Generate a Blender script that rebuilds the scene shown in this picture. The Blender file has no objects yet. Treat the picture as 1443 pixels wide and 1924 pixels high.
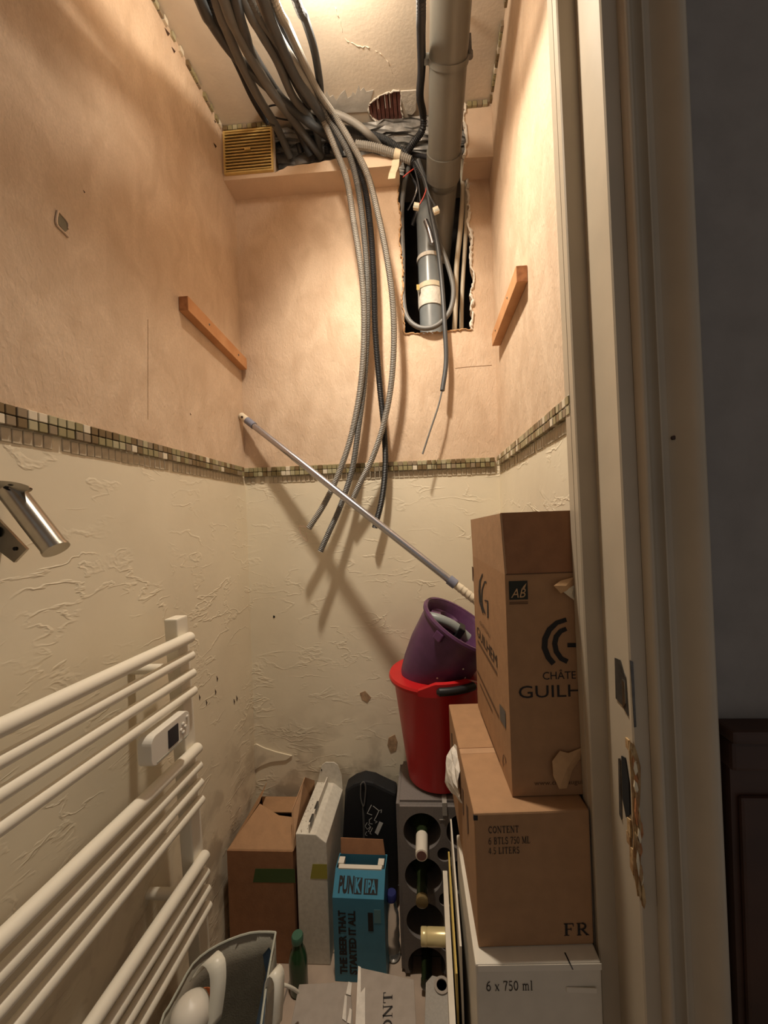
import bpy, bmesh, math, random
import numpy as np
from mathutils import Vector, Matrix
random.seed(7); np.random.seed(7)
# ---------------------------------------------------------------- camera, world, light
W_, H_ = 1443, 1924
FPX, PPX, PPY = 722.0, 760.0, 972.0
YAW, ROLL = math.radians(3.4), math.radians(2.0)
CZ = 1.2
CAM = Vector((0, 0, CZ))
FW = Vector((-math.sin(YAW), math.cos(YAW), 0))
R0 = Vector((math.cos(YAW), math.sin(YAW), 0)); U0 = Vector((0, 0, 1))
RR = R0 * math.cos(ROLL) - U0 * math.sin(ROLL)
UU = R0 * math.sin(ROLL) + U0 * math.cos(ROLL)
scn = bpy.context.scene
cd = bpy.data.cameras.new('camera'); cam = bpy.data.objects.new('camera', cd)
scn.collection.objects.link(cam); scn.camera = cam
cam.matrix_world = Matrix((( RR.x, UU.x, -FW.x, 0), (RR.y, UU.y, -FW.y, 0), (RR.z, UU.z, -FW.z, CZ), (0, 0, 0, 1)))
cd.sensor_fit = 'VERTICAL'; cd.sensor_height = 36.0; cd.lens = 36.0 * FPX / H_
cd.shift_x = -(PPX - W_ / 2) / H_; cd.shift_y = (PPY - H_ / 2) / H_
cd.clip_start = 0.01
w = bpy.data.worlds.new('world'); scn.world = w; w.use_nodes = True
w.node_tree.nodes['Background'].inputs[0].default_value = (1.0, 0.90, 0.82, 1)
w.node_tree.nodes['Background'].inputs[1].default_value = 0.08
BULB = Vector((-0.19, 0.76, CZ + 1.165))
ld = bpy.data.lights.new('bulb_light', 'POINT'); ld.energy = 2.5; ld.color = (1.0, 0.885, 0.73); ld.shadow_soft_size = 0.035
lo = bpy.data.objects.new('bulb_light', ld); scn.collection.objects.link(lo); lo.location = BULB
# spot added at the bulb, extra downward light to brighten the lower closet
sd = bpy.data.lights.new('added_down_fill', 'SPOT'); sd.energy = 33.0; sd.color = ld.color; sd.shadow_soft_size = 0.035
sd.spot_size = math.radians(138); sd.spot_blend = 1.0
so_ = bpy.data.objects.new('added_down_fill', sd); scn.collection.objects.link(so_); so_.location = BULB
vs = scn.view_settings
vs.view_transform = 'Standard'; vs.look = 'None'; vs.gamma = 1; vs.use_curve_mapping = False; vs.exposure = 1.12

# ---------------------------------------------------------------- helpers
def ray(x, y): return FW + RR * ((x - PPX) / FPX) - UU * ((y - PPY) / FPX)
def PY(x, y, d): r = ray(x, y); return CAM + r * (d / r.y)
def PX(x, y, X): r = ray(x, y); return CAM + r * (X / r.x)
def PZ(x, y, z): r = ray(x, y); return CAM + r * ((z - CZ) / r.z)
COL = scn.collection
MW = {}
ID = Matrix.Identity(4)
def tag(o, label=None, cat=None, group=None, kind=None):
    if label: o['label'] = label
    if cat: o['category'] = cat
    if group: o['group'] = group
    if kind: o['kind'] = kind
    return o
def thing(name, label, cat, loc=(0, 0, 0), rot=(0, 0, 0), group=None, M=None):
    o = bpy.data.objects.new(name, None); COL.objects.link(o); o.empty_display_size = 0.03
    if M is None:
        from mathutils import Euler
        M = Matrix.Translation(Vector(loc)) @ Euler(rot).to_matrix().to_4x4()
    o.matrix_world = M; MW[o.name] = M.copy()
    return tag(o, label, cat, group)
class MB:
    def __init__(s): s.v = []; s.f = []
    def add(s, vs, fs):
        b = len(s.v); s.v += [tuple(p) for p in vs]; s.f += [tuple(b + i for i in f) for f in fs]; return s
    def box(s, a, b, M=None):
        x0, y0, z0 = a; x1, y1, z1 = b
        vs = [(x0, y0, z0), (x1, y0, z0), (x1, y1, z0), (x0, y1, z0), (x0, y0, z1), (x1, y0, z1), (x1, y1, z1), (x0, y1, z1)]
        if M is not None: vs = [M @ Vector(p) for p in vs]
        return s.add(vs, [(3, 2, 1, 0), (4, 5, 6, 7), (0, 1, 5, 4), (1, 2, 6, 5), (2, 3, 7, 6), (3, 0, 4, 7)])
    def prism(s, pts, off):           # polygon of 3D points + offset vector
        n = len(pts); off = Vector(off)
        vs = [Vector(p) for p in pts] + [Vector(p) + off for p in pts]
        fs = [tuple(range(n - 1, -1, -1)), tuple(range(n, 2 * n))] + [(i, (i + 1) % n, n + (i + 1) % n, n + i) for i in range(n)]
        return s.add(vs, fs)
    def tube(s, path, r, n=12, caps=True):
        P = np.array([tuple(p) for p in path], float); m = len(P)
        rad = np.array(r, float) if hasattr(r, '__len__') else np.full(m, float(r))
        T = np.gradient(P, axis=0); T /= np.maximum(np.linalg.norm(T, axis=1, keepdims=True), 1e-9)
        N = np.zeros_like(P); a = np.array([0, 0, 1.]) if abs(T[0][2]) < .9 else np.array([1., 0, 0])
        nn = np.cross(T[0], a); nn /= np.linalg.norm(nn)
        for i in range(m):
            nn = nn - T[i] * np.dot(nn, T[i]); nn /= np.linalg.norm(nn); N[i] = nn
        B = np.cross(T, N); ang = np.linspace(0, 2 * math.pi, n, endpoint=False)
        vs = (P[:, None, :] + rad[:, None, None] * (np.cos(ang)[None, :, None] * N[:, None, :] + np.sin(ang)[None, :, None] * B[:, None, :])).reshape(-1, 3)
        fs = []
        for i in range(m - 1):
            for k in range(n):
                k2 = (k + 1) % n; fs.append((i * n + k, i * n + k2, (i + 1) * n + k2, (i + 1) * n + k))
        if caps: fs += [tuple(range(n - 1, -1, -1)), tuple((m - 1) * n + k for k in range(n))]
        return s.add(vs.tolist(), fs)
    def lathe(s, prof, n=32, M=None, close=False):
        vs = []; fs = []; m = len(prof)
        for r, z in prof:
            for k in range(n):
                a = 2 * math.pi * k / n; p = Vector((r * math.cos(a), r * math.sin(a), z)); vs.append(M @ p if M is not None else p)
        rng = m if close else m - 1
        for i in range(rng):
            j = (i + 1) % m
            for k in range(n):
                k2 = (k + 1) % n; fs.append((i * n + k, i * n + k2, j * n + k2, j * n + k))
        if not close:
            if prof[0][0] > 0: fs.append(tuple(range(n - 1, -1, -1)))
            if prof[-1][0] > 0: fs.append(tuple((m - 1) * n + k for k in range(n)))
        return s.add(vs, fs)
    def grid(s, fn, nu, nv):
        vs = [fn(i / nu, j / nv) for j in range(nv + 1) for i in range(nu + 1)]
        fs = [(j * (nu + 1) + i, j * (nu + 1) + i + 1, (j + 1) * (nu + 1) + i + 1, (j + 1) * (nu + 1) + i) for j in range(nv) for i in range(nu)]
        return s.add(vs, fs)
    def build(s, name, mat, parent=None, world=True, smooth=False, bevel=0, solid=0, sub=0, merge=False):
        me = bpy.data.meshes.new(name); V = [Vector(p) for p in s.v]
        if parent is not None:
            M = MW[parent.name]
            if world: Mi = M.inverted(); V = [Mi @ p for p in V]
            loc = None
        else:
            xs = [p.x for p in V]; ys = [p.y for p in V]; zs = [p.z for p in V]
            loc = Vector(((min(xs) + max(xs)) / 2, (min(ys) + max(ys)) / 2, min(zs))); V = [p - loc for p in V]
        me.from_pydata([tuple(p) for p in V], [], s.f); me.validate()
        bm = bmesh.new(); bm.from_mesh(me)
        if merge: bmesh.ops.remove_doubles(bm, verts=bm.verts, dist=1e-5)
        bmesh.ops.recalc_face_normals(bm, faces=bm.faces)
        if bevel: bmesh.ops.bevel(bm, geom=list(bm.edges), offset=bevel, segments=2, profile=.6, affect='EDGES', clamp_overlap=True)
        bm.to_mesh(me); bm.free()
        me.materials.append(mat)
        if smooth:
            for p in me.polygons: p.use_smooth = True
            try: me.set_sharp_from_angle(angle=math.radians(40))
            except Exception: pass
        o = bpy.data.objects.new(name, me); COL.objects.link(o)
        if parent is not None: o.parent = parent; MW[o.name] = MW[parent.name]
        else: o.location = loc; MW[o.name] = Matrix.Translation(loc)
        if solid: md = o.modifiers.new('solid', 'SOLIDIFY'); md.thickness = solid; md.offset = 0
        if sub: md = o.modifiers.new('sub', 'SUBSURF'); md.levels = sub; md.render_levels = sub
        return o
def struct(name, mb, mat, label, **k):
    o = mb.build(name, mat, **k); return tag(o, label, 'room part' if False else None, kind='structure')
def smooth_path(pts, step=.004):
    P = [Vector(p) for p in pts]; P = [P[0] * 2 - P[1]] + P + [P[-1] * 2 - P[-2]]
    out = []
    for i in range(1, len(P) - 2):
        a, b, c, d = P[i - 1:i + 3]; n = max(2, int((c - b).length / step))
        for k in range(n):
            t = k / n
            out.append(.5 * ((2 * b) + (c - a) * t + (2 * a - 5 * b + 4 * c - d) * t * t + (3 * b - a - 3 * c + d) * t ** 3))
    out.append(P[-2]); return out

# ---------------------------------------------------------------- materials
MATS = {}
def mat(name, col, rough=.6, metal=0, noise=0, nscale=30, bump=0, bscale=60, col2=None, spec=.5, trans=0, ior=1.45, coat=0, alpha=1):
    if name in MATS: return MATS[name]
    m = bpy.data.materials.new(name); m.use_nodes = True; nt = m.node_tree; b = nt.nodes['Principled BSDF']
    b.inputs['Base Color'].default_value = (*col, 1); b.inputs['Roughness'].default_value = rough; b.inputs['Metallic'].default_value = metal
    b.inputs['Specular IOR Level'].default_value = spec; b.inputs['Transmission Weight'].default_value = trans; b.inputs['IOR'].default_value = ior
    b.inputs['Coat Weight'].default_value = coat
    tc = nt.nodes.new('ShaderNodeTexCoord')
    if noise or col2:
        n = nt.nodes.new('ShaderNodeTexNoise'); n.inputs['Scale'].default_value = nscale; n.inputs['Detail'].default_value = 6
        nt.links.new(tc.outputs['Object'], n.inputs['Vector'])
        mx = nt.nodes.new('ShaderNodeMix'); mx.data_type = 'RGBA'
        c2 = col2 or tuple(c * (1 - noise) for c in col)
        mx.inputs[6].default_value = (*col, 1); mx.inputs[7].default_value = (*c2, 1)
        rmp = nt.nodes.new('ShaderNodeMapRange'); rmp.inputs[1].default_value = .35; rmp.inputs[2].default_value = .68
        nt.links.new(n.outputs['Fac'], rmp.inputs[0]); nt.links.new(rmp.outputs[0], mx.inputs[0]); nt.links.new(mx.outputs[2], b.inputs['Base Color'])
    if bump:
        n2 = nt.nodes.new('ShaderNodeTexNoise'); n2.inputs['Scale'].default_value = bscale; n2.inputs['Detail'].default_value = 5
        nt.links.new(tc.outputs['Object'], n2.inputs['Vector'])
        bp = nt.nodes.new('ShaderNodeBump'); bp.inputs['Strength'].default_value = bump; bp.inputs['Distance'].default_value = .002
        nt.links.new(n2.outputs['Fac'], bp.inputs['Height']); nt.links.new(bp.outputs[0], b.inputs['Normal'])
    MATS[name] = m; return m
UP = (.73, .555, .40); UP2 = (.60, .435, .30); LOW = (.79, .70, .53); LOW2 = (.72, .63, .47)
ZB = CZ + .168
def wall_mat(name, axis):
    """peach fibre paper above the tile border, cream rough plaster below; axis = normal axis of the wall"""
    m = bpy.data.materials.new(name); m.use_nodes = True; nt = m.node_tree; L = nt.links.new; b = nt.nodes['Principled BSDF']
    b.inputs['Roughness'].default_value = .72; b.inputs['Specular IOR Level'].default_value = .3
    g = nt.nodes.new('ShaderNodeNewGeometry'); sep = nt.nodes.new('ShaderNodeSeparateXYZ'); L(g.outputs['Position'], sep.inputs[0])
    gt = nt.nodes.new('ShaderNodeMath'); gt.operation = 'GREATER_THAN'; gt.inputs[1].default_value = ZB; L(sep.outputs['Z'], gt.inputs[0])
    def nz(scale, detail=6, dist=0, vscale=None):
        n = nt.nodes.new('ShaderNodeTexNoise'); n.inputs['Scale'].default_value = scale; n.inputs['Detail'].default_value = detail; n.inputs['Distortion'].default_value = dist
        if vscale:
            mp = nt.nodes.new('ShaderNodeMapping'); mp.inputs['Scale'].default_value = vscale[0]; mp.inputs['Rotation'].default_value = vscale[1]
            L(g.outputs['Position'], mp.inputs[0]); L(mp.outputs[0], n.inputs['Vector'])
        else: L(g.outputs['Position'], n.inputs['Vector'])
        return n
    def mix(fac, a, c):
        x = nt.nodes.new('ShaderNodeMix'); x.data_type = 'RGBA'
        if isinstance(a, tuple): x.inputs[6].default_value = (*a, 1)
        else: L(a, x.inputs[6])
        if isinstance(c, tuple): x.inputs[7].default_value = (*c, 1)
        else: L(c, x.inputs[7])
        L(fac, x.inputs[0]); return x.outputs[2]
    def rng(src, a, c, lo=0., hi=1.):
        r = nt.nodes.new('ShaderNodeMapRange'); r.inputs[1].default_value = a; r.inputs[2].default_value = c; r.inputs[3].default_value = lo; r.inputs[4].default_value = hi
        L(src, r.inputs[0]); return r.outputs[0]
    n1 = nz(15, 7, .8, ((1, 1, .6), (.5, 0, 0))); n2 = nz(260, 3); n3 = nz(5, 5)
    up = mix(rng(n2.outputs['Fac'], .25, .8, 0., .5), mix(rng(n1.outputs['Fac'], .36, .64), UP, UP2), (.50, .37, .25))
    lw = mix(rng(n3.outputs['Fac'], .35, .7), LOW, LOW2)
    # dirt near the floor (bare mortar / damp stains)
    n4 = nz(14, 7, .4); zr = rng(sep.outputs['Z'], .30, .62, .8, 0.)
    ml = nt.nodes.new('ShaderNodeMath'); ml.operation = 'MULTIPLY'; L(zr, ml.inputs[0]); L(rng(n4.outputs['Fac'], .48, .62), ml.inputs[1])
    lw = mix(ml.outputs[0], lw, (.42, .34, .24))
    L(mix(gt.outputs[0], lw, up), b.inputs['Base Color'])
    # relief: fine fibres above, trowelled ridges below
    fib = nz(120, 4, .8, ((1, 1, .45), (.4, .4, 0)))
    r1 = nz(8, 4, .35, ((1, 1, 2.4), (.25, .25, 0)))
    ridge = nt.nodes.new('ShaderNodeMath'); ridge.operation = 'SUBTRACT'; ridge.inputs[1].default_value = .5; L(r1.outputs['Fac'], ridge.inputs[0])
    ab = nt.nodes.new('ShaderNodeMath'); ab.operation = 'ABSOLUTE'; L(ridge.outputs[0], ab.inputs[0])
    rd = rng(ab.outputs[0], 0, .028, .55, 0.)
    mask = rng(nz(9, 4).outputs['Fac'], .44, .66)
    rm = nt.nodes.new('ShaderNodeMath'); rm.operation = 'MULTIPLY'; L(rd, rm.inputs[0]); L(mask, rm.inputs[1])
    hl = nt.nodes.new('ShaderNodeMath'); hl.operation = 'MULTIPLY_ADD'; L(n3.outputs['Fac'], hl.inputs[0]); hl.inputs[1].default_value = 1.2; L(rm.outputs[0], hl.inputs[2])
    fl = nt.nodes.new('ShaderNodeMath'); fl.operation = 'MULTIPLY_ADD'; L(n1.outputs['Fac'], fl.inputs[0]); fl.inputs[1].default_value = 1.0; L(fib.outputs['Fac'], fl.inputs[2])
    hm = nt.nodes.new('ShaderNodeMix'); hm.data_type = 'FLOAT'; L(gt.outputs[0], hm.inputs[0]); L(hl.outputs[0], hm.inputs[2]); L(fl.outputs[0], hm.inputs[3])
    bp = nt.nodes.new('ShaderNodeBump'); bp.inputs['Strength'].default_value = .55; bp.inputs['Distance'].default_value = .0035
    L(hm.outputs[0], bp.inputs['Height']); L(bp.outputs[0], b.inputs['Normal'])
    MATS[name] = m; return m
M_wall = wall_mat('wall_paper_plaster', 0)
M_ceil = mat('ceiling_paper', (.74, .64, .51), .75, noise=.15, nscale=8, bump=.3, bscale=120)
M_plaster = mat('bare_plaster', (.62, .59, .53), .8, noise=.2, nscale=25, bump=.4, bscale=80)
M_white_plaster = mat('torn_gypsum_edge', (.80, .74, .64), .85, noise=.2, nscale=60, bump=.8, bscale=120)
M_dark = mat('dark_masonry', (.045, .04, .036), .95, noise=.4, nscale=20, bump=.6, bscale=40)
M_foil = mat('crumpled_foil', (.34, .33, .31), .45, metal=.35, noise=.5, nscale=40, bump=1, bscale=35)
M_brick = mat('red_clay_block', (.22, .085, .065), .9, noise=.35, nscale=60, bump=.5, bscale=150)
M_floor = mat('floor_tile', (.50, .38, .29), .35, noise=.25, nscale=12)
M_grout = mat('floor_grout', (.25, .20, .16), .9, noise=.3)
M_paint = mat('cream_door_paint', (.47, .395, .295), .38, noise=.1, nscale=10, bump=.12, bscale=25)
M_hall = mat('hall_wall_paint', (.27, .25, .235), .85, noise=.12, nscale=20, bump=.2, bscale=120)
M_splint = mat('splintered_wood', (.26, .14, .06), .85, col2=(.48, .33, .16), nscale=50, bump=1, bscale=90)
M_steel = mat('worn_steel', (.16, .15, .14), .4, metal=.8, noise=.5, nscale=50)
M_black = mat('black_void', (.006, .006, .006), .9)
M_dwood = mat('dark_brown_wood', (.055, .022, .012), .45, noise=.4, nscale=14)
M_pine = mat('pine_batten', (.60, .31, .14), .6, col2=(.50, .23, .09), nscale=18, bump=.15, bscale=80)
M_pine_end = mat('pine_end_grain', (.44, .19, .075), .8, col2=(.28, .11, .04), nscale=70)
M_chrome = mat('brushed_chrome', (.50, .46, .40), .24, metal=1, noise=.15, nscale=60)
M_rad = mat('white_radiator_enamel', (.76, .70, .58), .32, spec=.5)
M_plastic_w = mat('white_plastic', (.74, .69, .60), .3)
M_screen = mat('dark_display', (.03, .028, .035), .12)
M_pvc = mat('grey_pvc', (.15, .145, .125), .32, noise=.12, nscale=10)
M_pvc2 = mat('grey_pvc_inner', (.22, .24, .245), .3, noise=.15, nscale=20)
M_cond_g = mat('grey_conduit', (.16, .157, .148), .5, noise=.15, nscale=20)
M_cond_l = mat('light_grey_conduit', (.285, .268, .238), .5, noise=.12, nscale=20)
M_cond_d = mat('dark_conduit', (.062, .066, .070), .42, noise=.2, nscale=20)
M_cond_k = mat('black_conduit', (.018, .018, .02), .45)
M_hose = mat('cream_pipe', (.56, .49, .37), .4)
M_tape = mat('masking_tape', (.74, .64, .46), .7, noise=.15, nscale=60)
M_red_w = mat('red_wire', (.55, .06, .04), .4)
M_copper = mat('pinkish_wire', (.55, .30, .24), .5)
M_grille = mat('yellowed_grille_plastic', (.66, .45, .15), .4, noise=.2, nscale=30)
M_redp = mat('red_bucket_plastic', (.50, .012, .014), .34, noise=.15, nscale=8)
M_purp = mat('purple_bucket_plastic', (.105, .038, .10), .36, noise=.25, nscale=30)
M_grip = mat('black_grip', (.012, .012, .013), .45)
M_mop = mat('grey_mop_plastic', (.25, .27, .26), .4)
M_alu = mat('aluminium_pole', (.46, .46, .50), .25, metal=.9)
M_collar = mat('blue_grey_collar', (.19, .20, .26), .5)
M_creamp = mat('cream_plastic', (.70, .61, .46), .45)
M_card = mat('brown_cardboard', (.37, .205, .10), .8, noise=.12, nscale=40, bump=.15, bscale=200)
M_card2 = mat('pale_cardboard', (.44, .26, .14), .8, noise=.12, nscale=40, bump=.15, bscale=200)
M_card3 = mat('dark_cardboard', (.30, .14, .065), .8, noise=.15, nscale=40, bump=.15, bscale=200)
M_kraft = mat('torn_kraft', (.56, .34, .17), .85, noise=.15, nscale=40, bump=.5, bscale=80)
M_wcard = mat('white_card', (.66, .60, .50), .6, noise=.08, nscale=30)
M_gcard = mat('grey_card', (.33, .28, .235), .7, noise=.12, nscale=50)
M_ink = mat('black_ink', (.014, .011, .010), .7)
M_ink2 = mat('faded_brown_ink', (.11, .055, .025), .8)
M_white_ink = mat('pale_print', (.62, .60, .56), .7)
M_green_t = mat('green_tape', (.045, .085, .022), .5)
M_yel_t = mat('olive_tape', (.33, .29, .045), .5)
M_blue = mat('teal_carton', (.05, .22, .33), .45, noise=.1, nscale=30)
M_blackc = mat('black_fabric', (.008, .008, .009), .7, bump=.3, bscale=300)
M_zip = mat('grey_zip', (.10, .095, .09), .5)
M_styro = mat('grey_polystyrene', (.19, .165, .15), .85, noise=.12, nscale=200, bump=.3, bscale=400)
M_styro2 = mat('pale_polystyrene', (.36, .33, .29), .85, noise=.12, nscale=200, bump=.3, bscale=400)
M_glassd = mat('dark_bottle_glass', (.02, .03, .012), .12, spec=.6)
M_glassg = mat('green_bottle_glass', (.02, .06, .022), .15, spec=.6)
M_caps_w = mat('white_capsule', (.70, .64, .54), .4)
M_caps_y = mat('gold_foil_capsule', (.66, .54, .27), .3, metal=.25)
M_caps_d = mat('dark_red_cork', (.16, .07, .06), .6)
M_pet = mat('clear_pet', (.85, .85, .82), .08, trans=.9, ior=1.3)
M_bcap = mat('blue_cap', (.025, .03, .13), .4)
M_bag = mat('grey_woven_bag', (.36, .33, .26), .5, noise=.25, nscale=20, bump=.3, bscale=300)
M_bag_b = mat('blue_woven_bag', (.06, .10, .15), .5, noise=.3, nscale=25)
M_trim = mat('pale_bag_binding', (.40, .40, .33), .6)
M_strap = mat('white_strap', (.70, .66, .55), .35)
M_orange = mat('orange_peel', (.50, .14, .04), .5, bump=.4, bscale=250)
M_yel = mat('yellow_folder', (.50, .36, .09), .6)
M_paper = mat('crumpled_white_paper', (.70, .64, .56), .7, noise=.2, nscale=60, bump=1, bscale=60)
TILES = [mat('tile_brown', (.17, .115, .055), .25), mat('tile_olive', (.28, .24, .125), .22), mat('tile_sage', (.40, .36, .225), .22),
         mat('tile_cream', (.68, .60, .46), .3), mat('tile_taupe', (.26, .20, .13), .25)]

# ---------------------------------------------------------------- lettering
def put(mb_pts_faces, name, m, parent, org, right, up, w, h, thick=.0004, world=True):
    """map a flat unit mesh (x 0..1, y 0..1) on a plane"""
    v, f = mb_pts_faces; org = Vector(org); right = Vector(right).normalized(); up = Vector(up).normalized(); n = right.cross(up)
    b = MB(); b.add([org + right * (p[0] * w) + up * (p[1] * h) + n * thick for p in v], f)
    return b.build(name, m, parent, world=world)
def font_mesh(s, shear=0, bold=0):
    c = bpy.data.curves.new('t', 'FONT'); c.body = s; c.offset = bold; c.shear = shear; c.resolution_u = 3
    o = bpy.data.objects.new('t', c); COL.objects.link(o)
    dg = bpy.context.evaluated_depsgraph_get(); me = o.evaluated_get(dg).to_mesh()
    v = [tuple(p.co) for p in me.vertices]; f = [tuple(p.vertices) for p in me.polygons]
    o.evaluated_get(dg).to_mesh_clear(); bpy.data.objects.remove(o); bpy.data.curves.remove(c)
    return norm(v, f)
def norm(v, f):
    x0 = min(p[0] for p in v); x1 = max(p[0] for p in v); y0 = min(p[1] for p in v); y1 = max(p[1] for p in v)
    return [((p[0] - x0) / (x1 - x0), (p[1] - y0) / max(y1 - y0, 1e-9)) for p in v], f
def strip2d(pts, wd):
    v = []; f = []; n = len(pts); P = [Vector((p[0], p[1])) for p in pts]
    for i in range(n):
        t = (P[min(i + 1, n - 1)] - P[max(i - 1, 0)]); t.normalize() if t.length else None
        nn = Vector((-t.y, t.x)); ww = wd[i] if isinstance(wd, list) else wd
        v += [tuple(P[i] + nn * ww / 2), tuple(P[i] - nn * ww / 2)]
    for i in range(n - 1): f.append((2 * i, 2 * i + 1, 2 * i + 3, 2 * i + 2))
    return v, f
def arc(cx, cy, rx, ry, a0, a1, n=16): return [(cx + rx * math.cos(math.radians(a0 + (a1 - a0) * i / n)), cy + ry * math.sin(math.radians(a0 + (a1 - a0) * i / n))) for i in range(n + 1)]
TK, TN = .15, .065
def sv(x, ww=.34): return [([(x - ww / 2, .03), (x + ww / 2, .03)], .06), ([(x - ww / 2, .97), (x + ww / 2, .97)], .06)]
SER = {
 'C': (.8, [(arc(.42, .5, .34, .44, 48, 312), .13), ([(.68, .95), (.68, .68)], .06)]),
 'O': (.85, [(arc(.42, .5, .34, .44, 0, 360), .13)]),
 'N': (.9, [([(.15, 0), (.15, 1)], TN), ([(.13, 1), (.75, 0)], TK), ([(.75, 0), (.75, 1)], TN), ([(0, .97), (.2, .97)], .06), ([(.6, .97), (.9, .97)], .06), ([(.02, .03), (.3, .03)], .06)]),
 'T': (.8, [([(.4, 0), (.4, 1)], TK), ([(.03, .95), (.77, .95)], .08), ([(.05, .97), (.05, .72)], .05), ([(.75, .97), (.75, .72)], .05), ([(.23, .03), (.57, .03)], .06)]),
 'E': (.75, [([(.2, 0), (.2, 1)], TK), ([(.05, .96), (.68, .96)], .07), ([(.2, .52), (.52, .52)], .06), ([(.05, .04), (.7, .04)], .07), ([(.66, .98), (.66, .76)], .05), ([(.68, .02), (.68, .26)], .05), ([(.52, .4), (.52, .64)], .05)]),
 '6': (.62, [(arc(.31, .3, .24, .27, 0, 360), .11), ([(.08, .34), (.11, .62), (.28, .86), (.52, .97)], .1)]),
 'B': (.78, [([(.2, 0), (.2, 1)], TK), ([(.05, .97), (.4, .97)], .06), ([(.05, .03), (.4, .03)], .06), ([(.2, .53), (.4, .53)], .06), (arc(.38, .75, .22, .22, 90, -90), .12), (arc(.38, .27, .27, .25, 90, -90), .13)]),
 'L': (.72, [([(.2, 0), (.2, 1)], TK)] + sv(.2, .32) + [([(.05, .04), (.68, .04)], .07), ([(.66, .02), (.66, .28)], .05)]),
 'S': (.62, [(arc(.31, .74, .2, .22, 30, 270) + arc(.31, .27, .23, .25, 90, -150), .12), ([(.5, .95), (.5, .74)], .05), ([(.08, .05), (.08, .28)], .05)]),
 '7': (.6, [([(.05, .95), (.55, .95)], .1), ([(.55, .95), (.36, .5), (.26, 0)], .11), ([(.06, .97), (.06, .76)], .05)]),
 '5': (.6, [([(.14, .95), (.52, .95)], .09), ([(.15, .97), (.12, .56)], .06), (arc(.27, .3, .24, .28, 120, -140), .11)]),
 '0': (.64, [(arc(.32, .5, .24, .45, 0, 360), .11)]),
 '4': (.64, [([(.44, 0), (.44, 1)], .12), ([(.44, .98), (.05, .3)], .06), ([(.03, .28), (.62, .28)], .07)]),
 'M': (1.0, [([(.15, 0), (.15, 1)], TN), ([(.15, 1), (.5, .05)], TK), ([(.5, .05), (.83, 1)], TN), ([(.85, 0), (.85, 1)], TK), ([(0, .97), (.2, .97)], .06), ([(.8, .97), (1, .97)], .06), ([(.02, .03), (.28, .03)], .06), ([(.7, .03), (1, .03)], .06)]),
 'I': (.4, [([(.2, 0), (.2, 1)], TK)] + sv(.2)),
 'R': (.82, [([(.2, 0), (.2, 1)], TK), ([(.05, .97), (.42, .97)], .06), ([(.05, .03), (.35, .03)], .06), ([(.2, .5), (.4, .5)], .06), (arc(.4, .735, .22, .235, 90, -90), .12), ([(.38, .5), (.72, .03)], .13), ([(.62, .03), (.84, .03)], .06)]),
 'F': (.72, [([(.2, 0), (.2, 1)], TK), ([(.05, .96), (.66, .96)], .07), ([(.2, .52), (.5, .52)], .06), ([(.05, .03), (.37, .03)], .06), ([(.64, .98), (.64, .74)], .05), ([(.5, .4), (.5, .64)], .05)]),
 'x': (.6, [([(.1, .62), (.5, .02)], .12), ([(.5, .62), (.1, .02)], .06), ([(0, .64), (.2, .64)], .05), ([(.4, .64), (.58, .64)], .05), ([(.02, .02), (.2, .02)], .05), ([(.38, .02), (.6, .02)], .05)]),
 'm': (.98, [([(.14, 0), (.14, .66)], .11), (arc(.3, .46, .16, .18, 180, 0, 8) + [(.46, 0)], .1), (arc(.63, .46, .16, .18, 180, 0, 8) + [(.79, 0)], .1), ([(.02, .03), (.28, .03)], .05), ([(.34, .03), (.58, .03)], .05), ([(.67, .03), (.92, .03)], .05), ([(.02, .64), (.14, .64)], .05)]),
 'l': (.32, [([(.16, 0), (.16, 1)], .11), ([(.02, .03), (.3, .03)], .05), ([(.04, .97), (.16, .97)], .05)]),
 '.': (.25, [([(.08, .06), (.18, .06)], .12)]), ' ': (.35, [])}
def serif_mesh(s):
    v = []; f = []; x = 0
    for ch in s:
        wd, st = SER[ch]
        for pts, tw in st:
            a, b = strip2d([(p[0] + x, p[1]) for p in pts], tw); k = len(v); v += a; f += [tuple(i + k for i in q) for q in b]
        x += wd + .08
    return norm(v, f)
def strokes_mesh(strokes):
    v = []; f = []
    for pts, tw in strokes:
        a, b = strip2d(pts, tw); k = len(v); v += a; f += [tuple(i + k for i in q) for q in b]
    return v, f

# ---------------------------------------------------------------- room
XL, XR, YB, ZCEIL = -.602, .236, 1.25, CZ + 1.245
YSOF, ZSOF = 1.175, CZ + 1.078
YF = .60                                              # inner face of the front wall
def jag(pts, amp, step=.012, keep=None):
    out = []
    for i in range(len(pts) - 1):
        a, b = Vector(pts[i]), Vector(pts[i + 1]); n = max(1, int((b - a).length / step))
        for k in range(n):
            p = a.lerp(b, k / n)
            if k: p = p + Vector((random.uniform(-amp, amp), 0, random.uniform(-amp, amp)))
            out.append(p)
    out.append(Vector(pts[-1])); return out
b = MB(); b.box((XL - .06, -.6, -.002), (XL, YB, ZCEIL)); wall_left = struct('wall_left', b, M_wall, 'left closet wall, peach paper above tile border and cream plaster below')
b = MB(); b.box((XR, YF + .006, -.002), (XR + .06, YB, ZCEIL)); wall_right = struct('wall_right', b, M_wall, 'right closet wall, peach paper above tile border and cream plaster below')
hl = jag([PY(750, 330, YB), PY(748, 365, YB), PY(752, 400, YB), PY(751, 450, YB), PY(757, 500, YB), PY(756, 560, YB), PY(760, 628, YB)], .0035)
hb = jag([PY(760, 628, YB), PY(800, 627, YB), PY(886, 619, YB)], .002)
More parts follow.
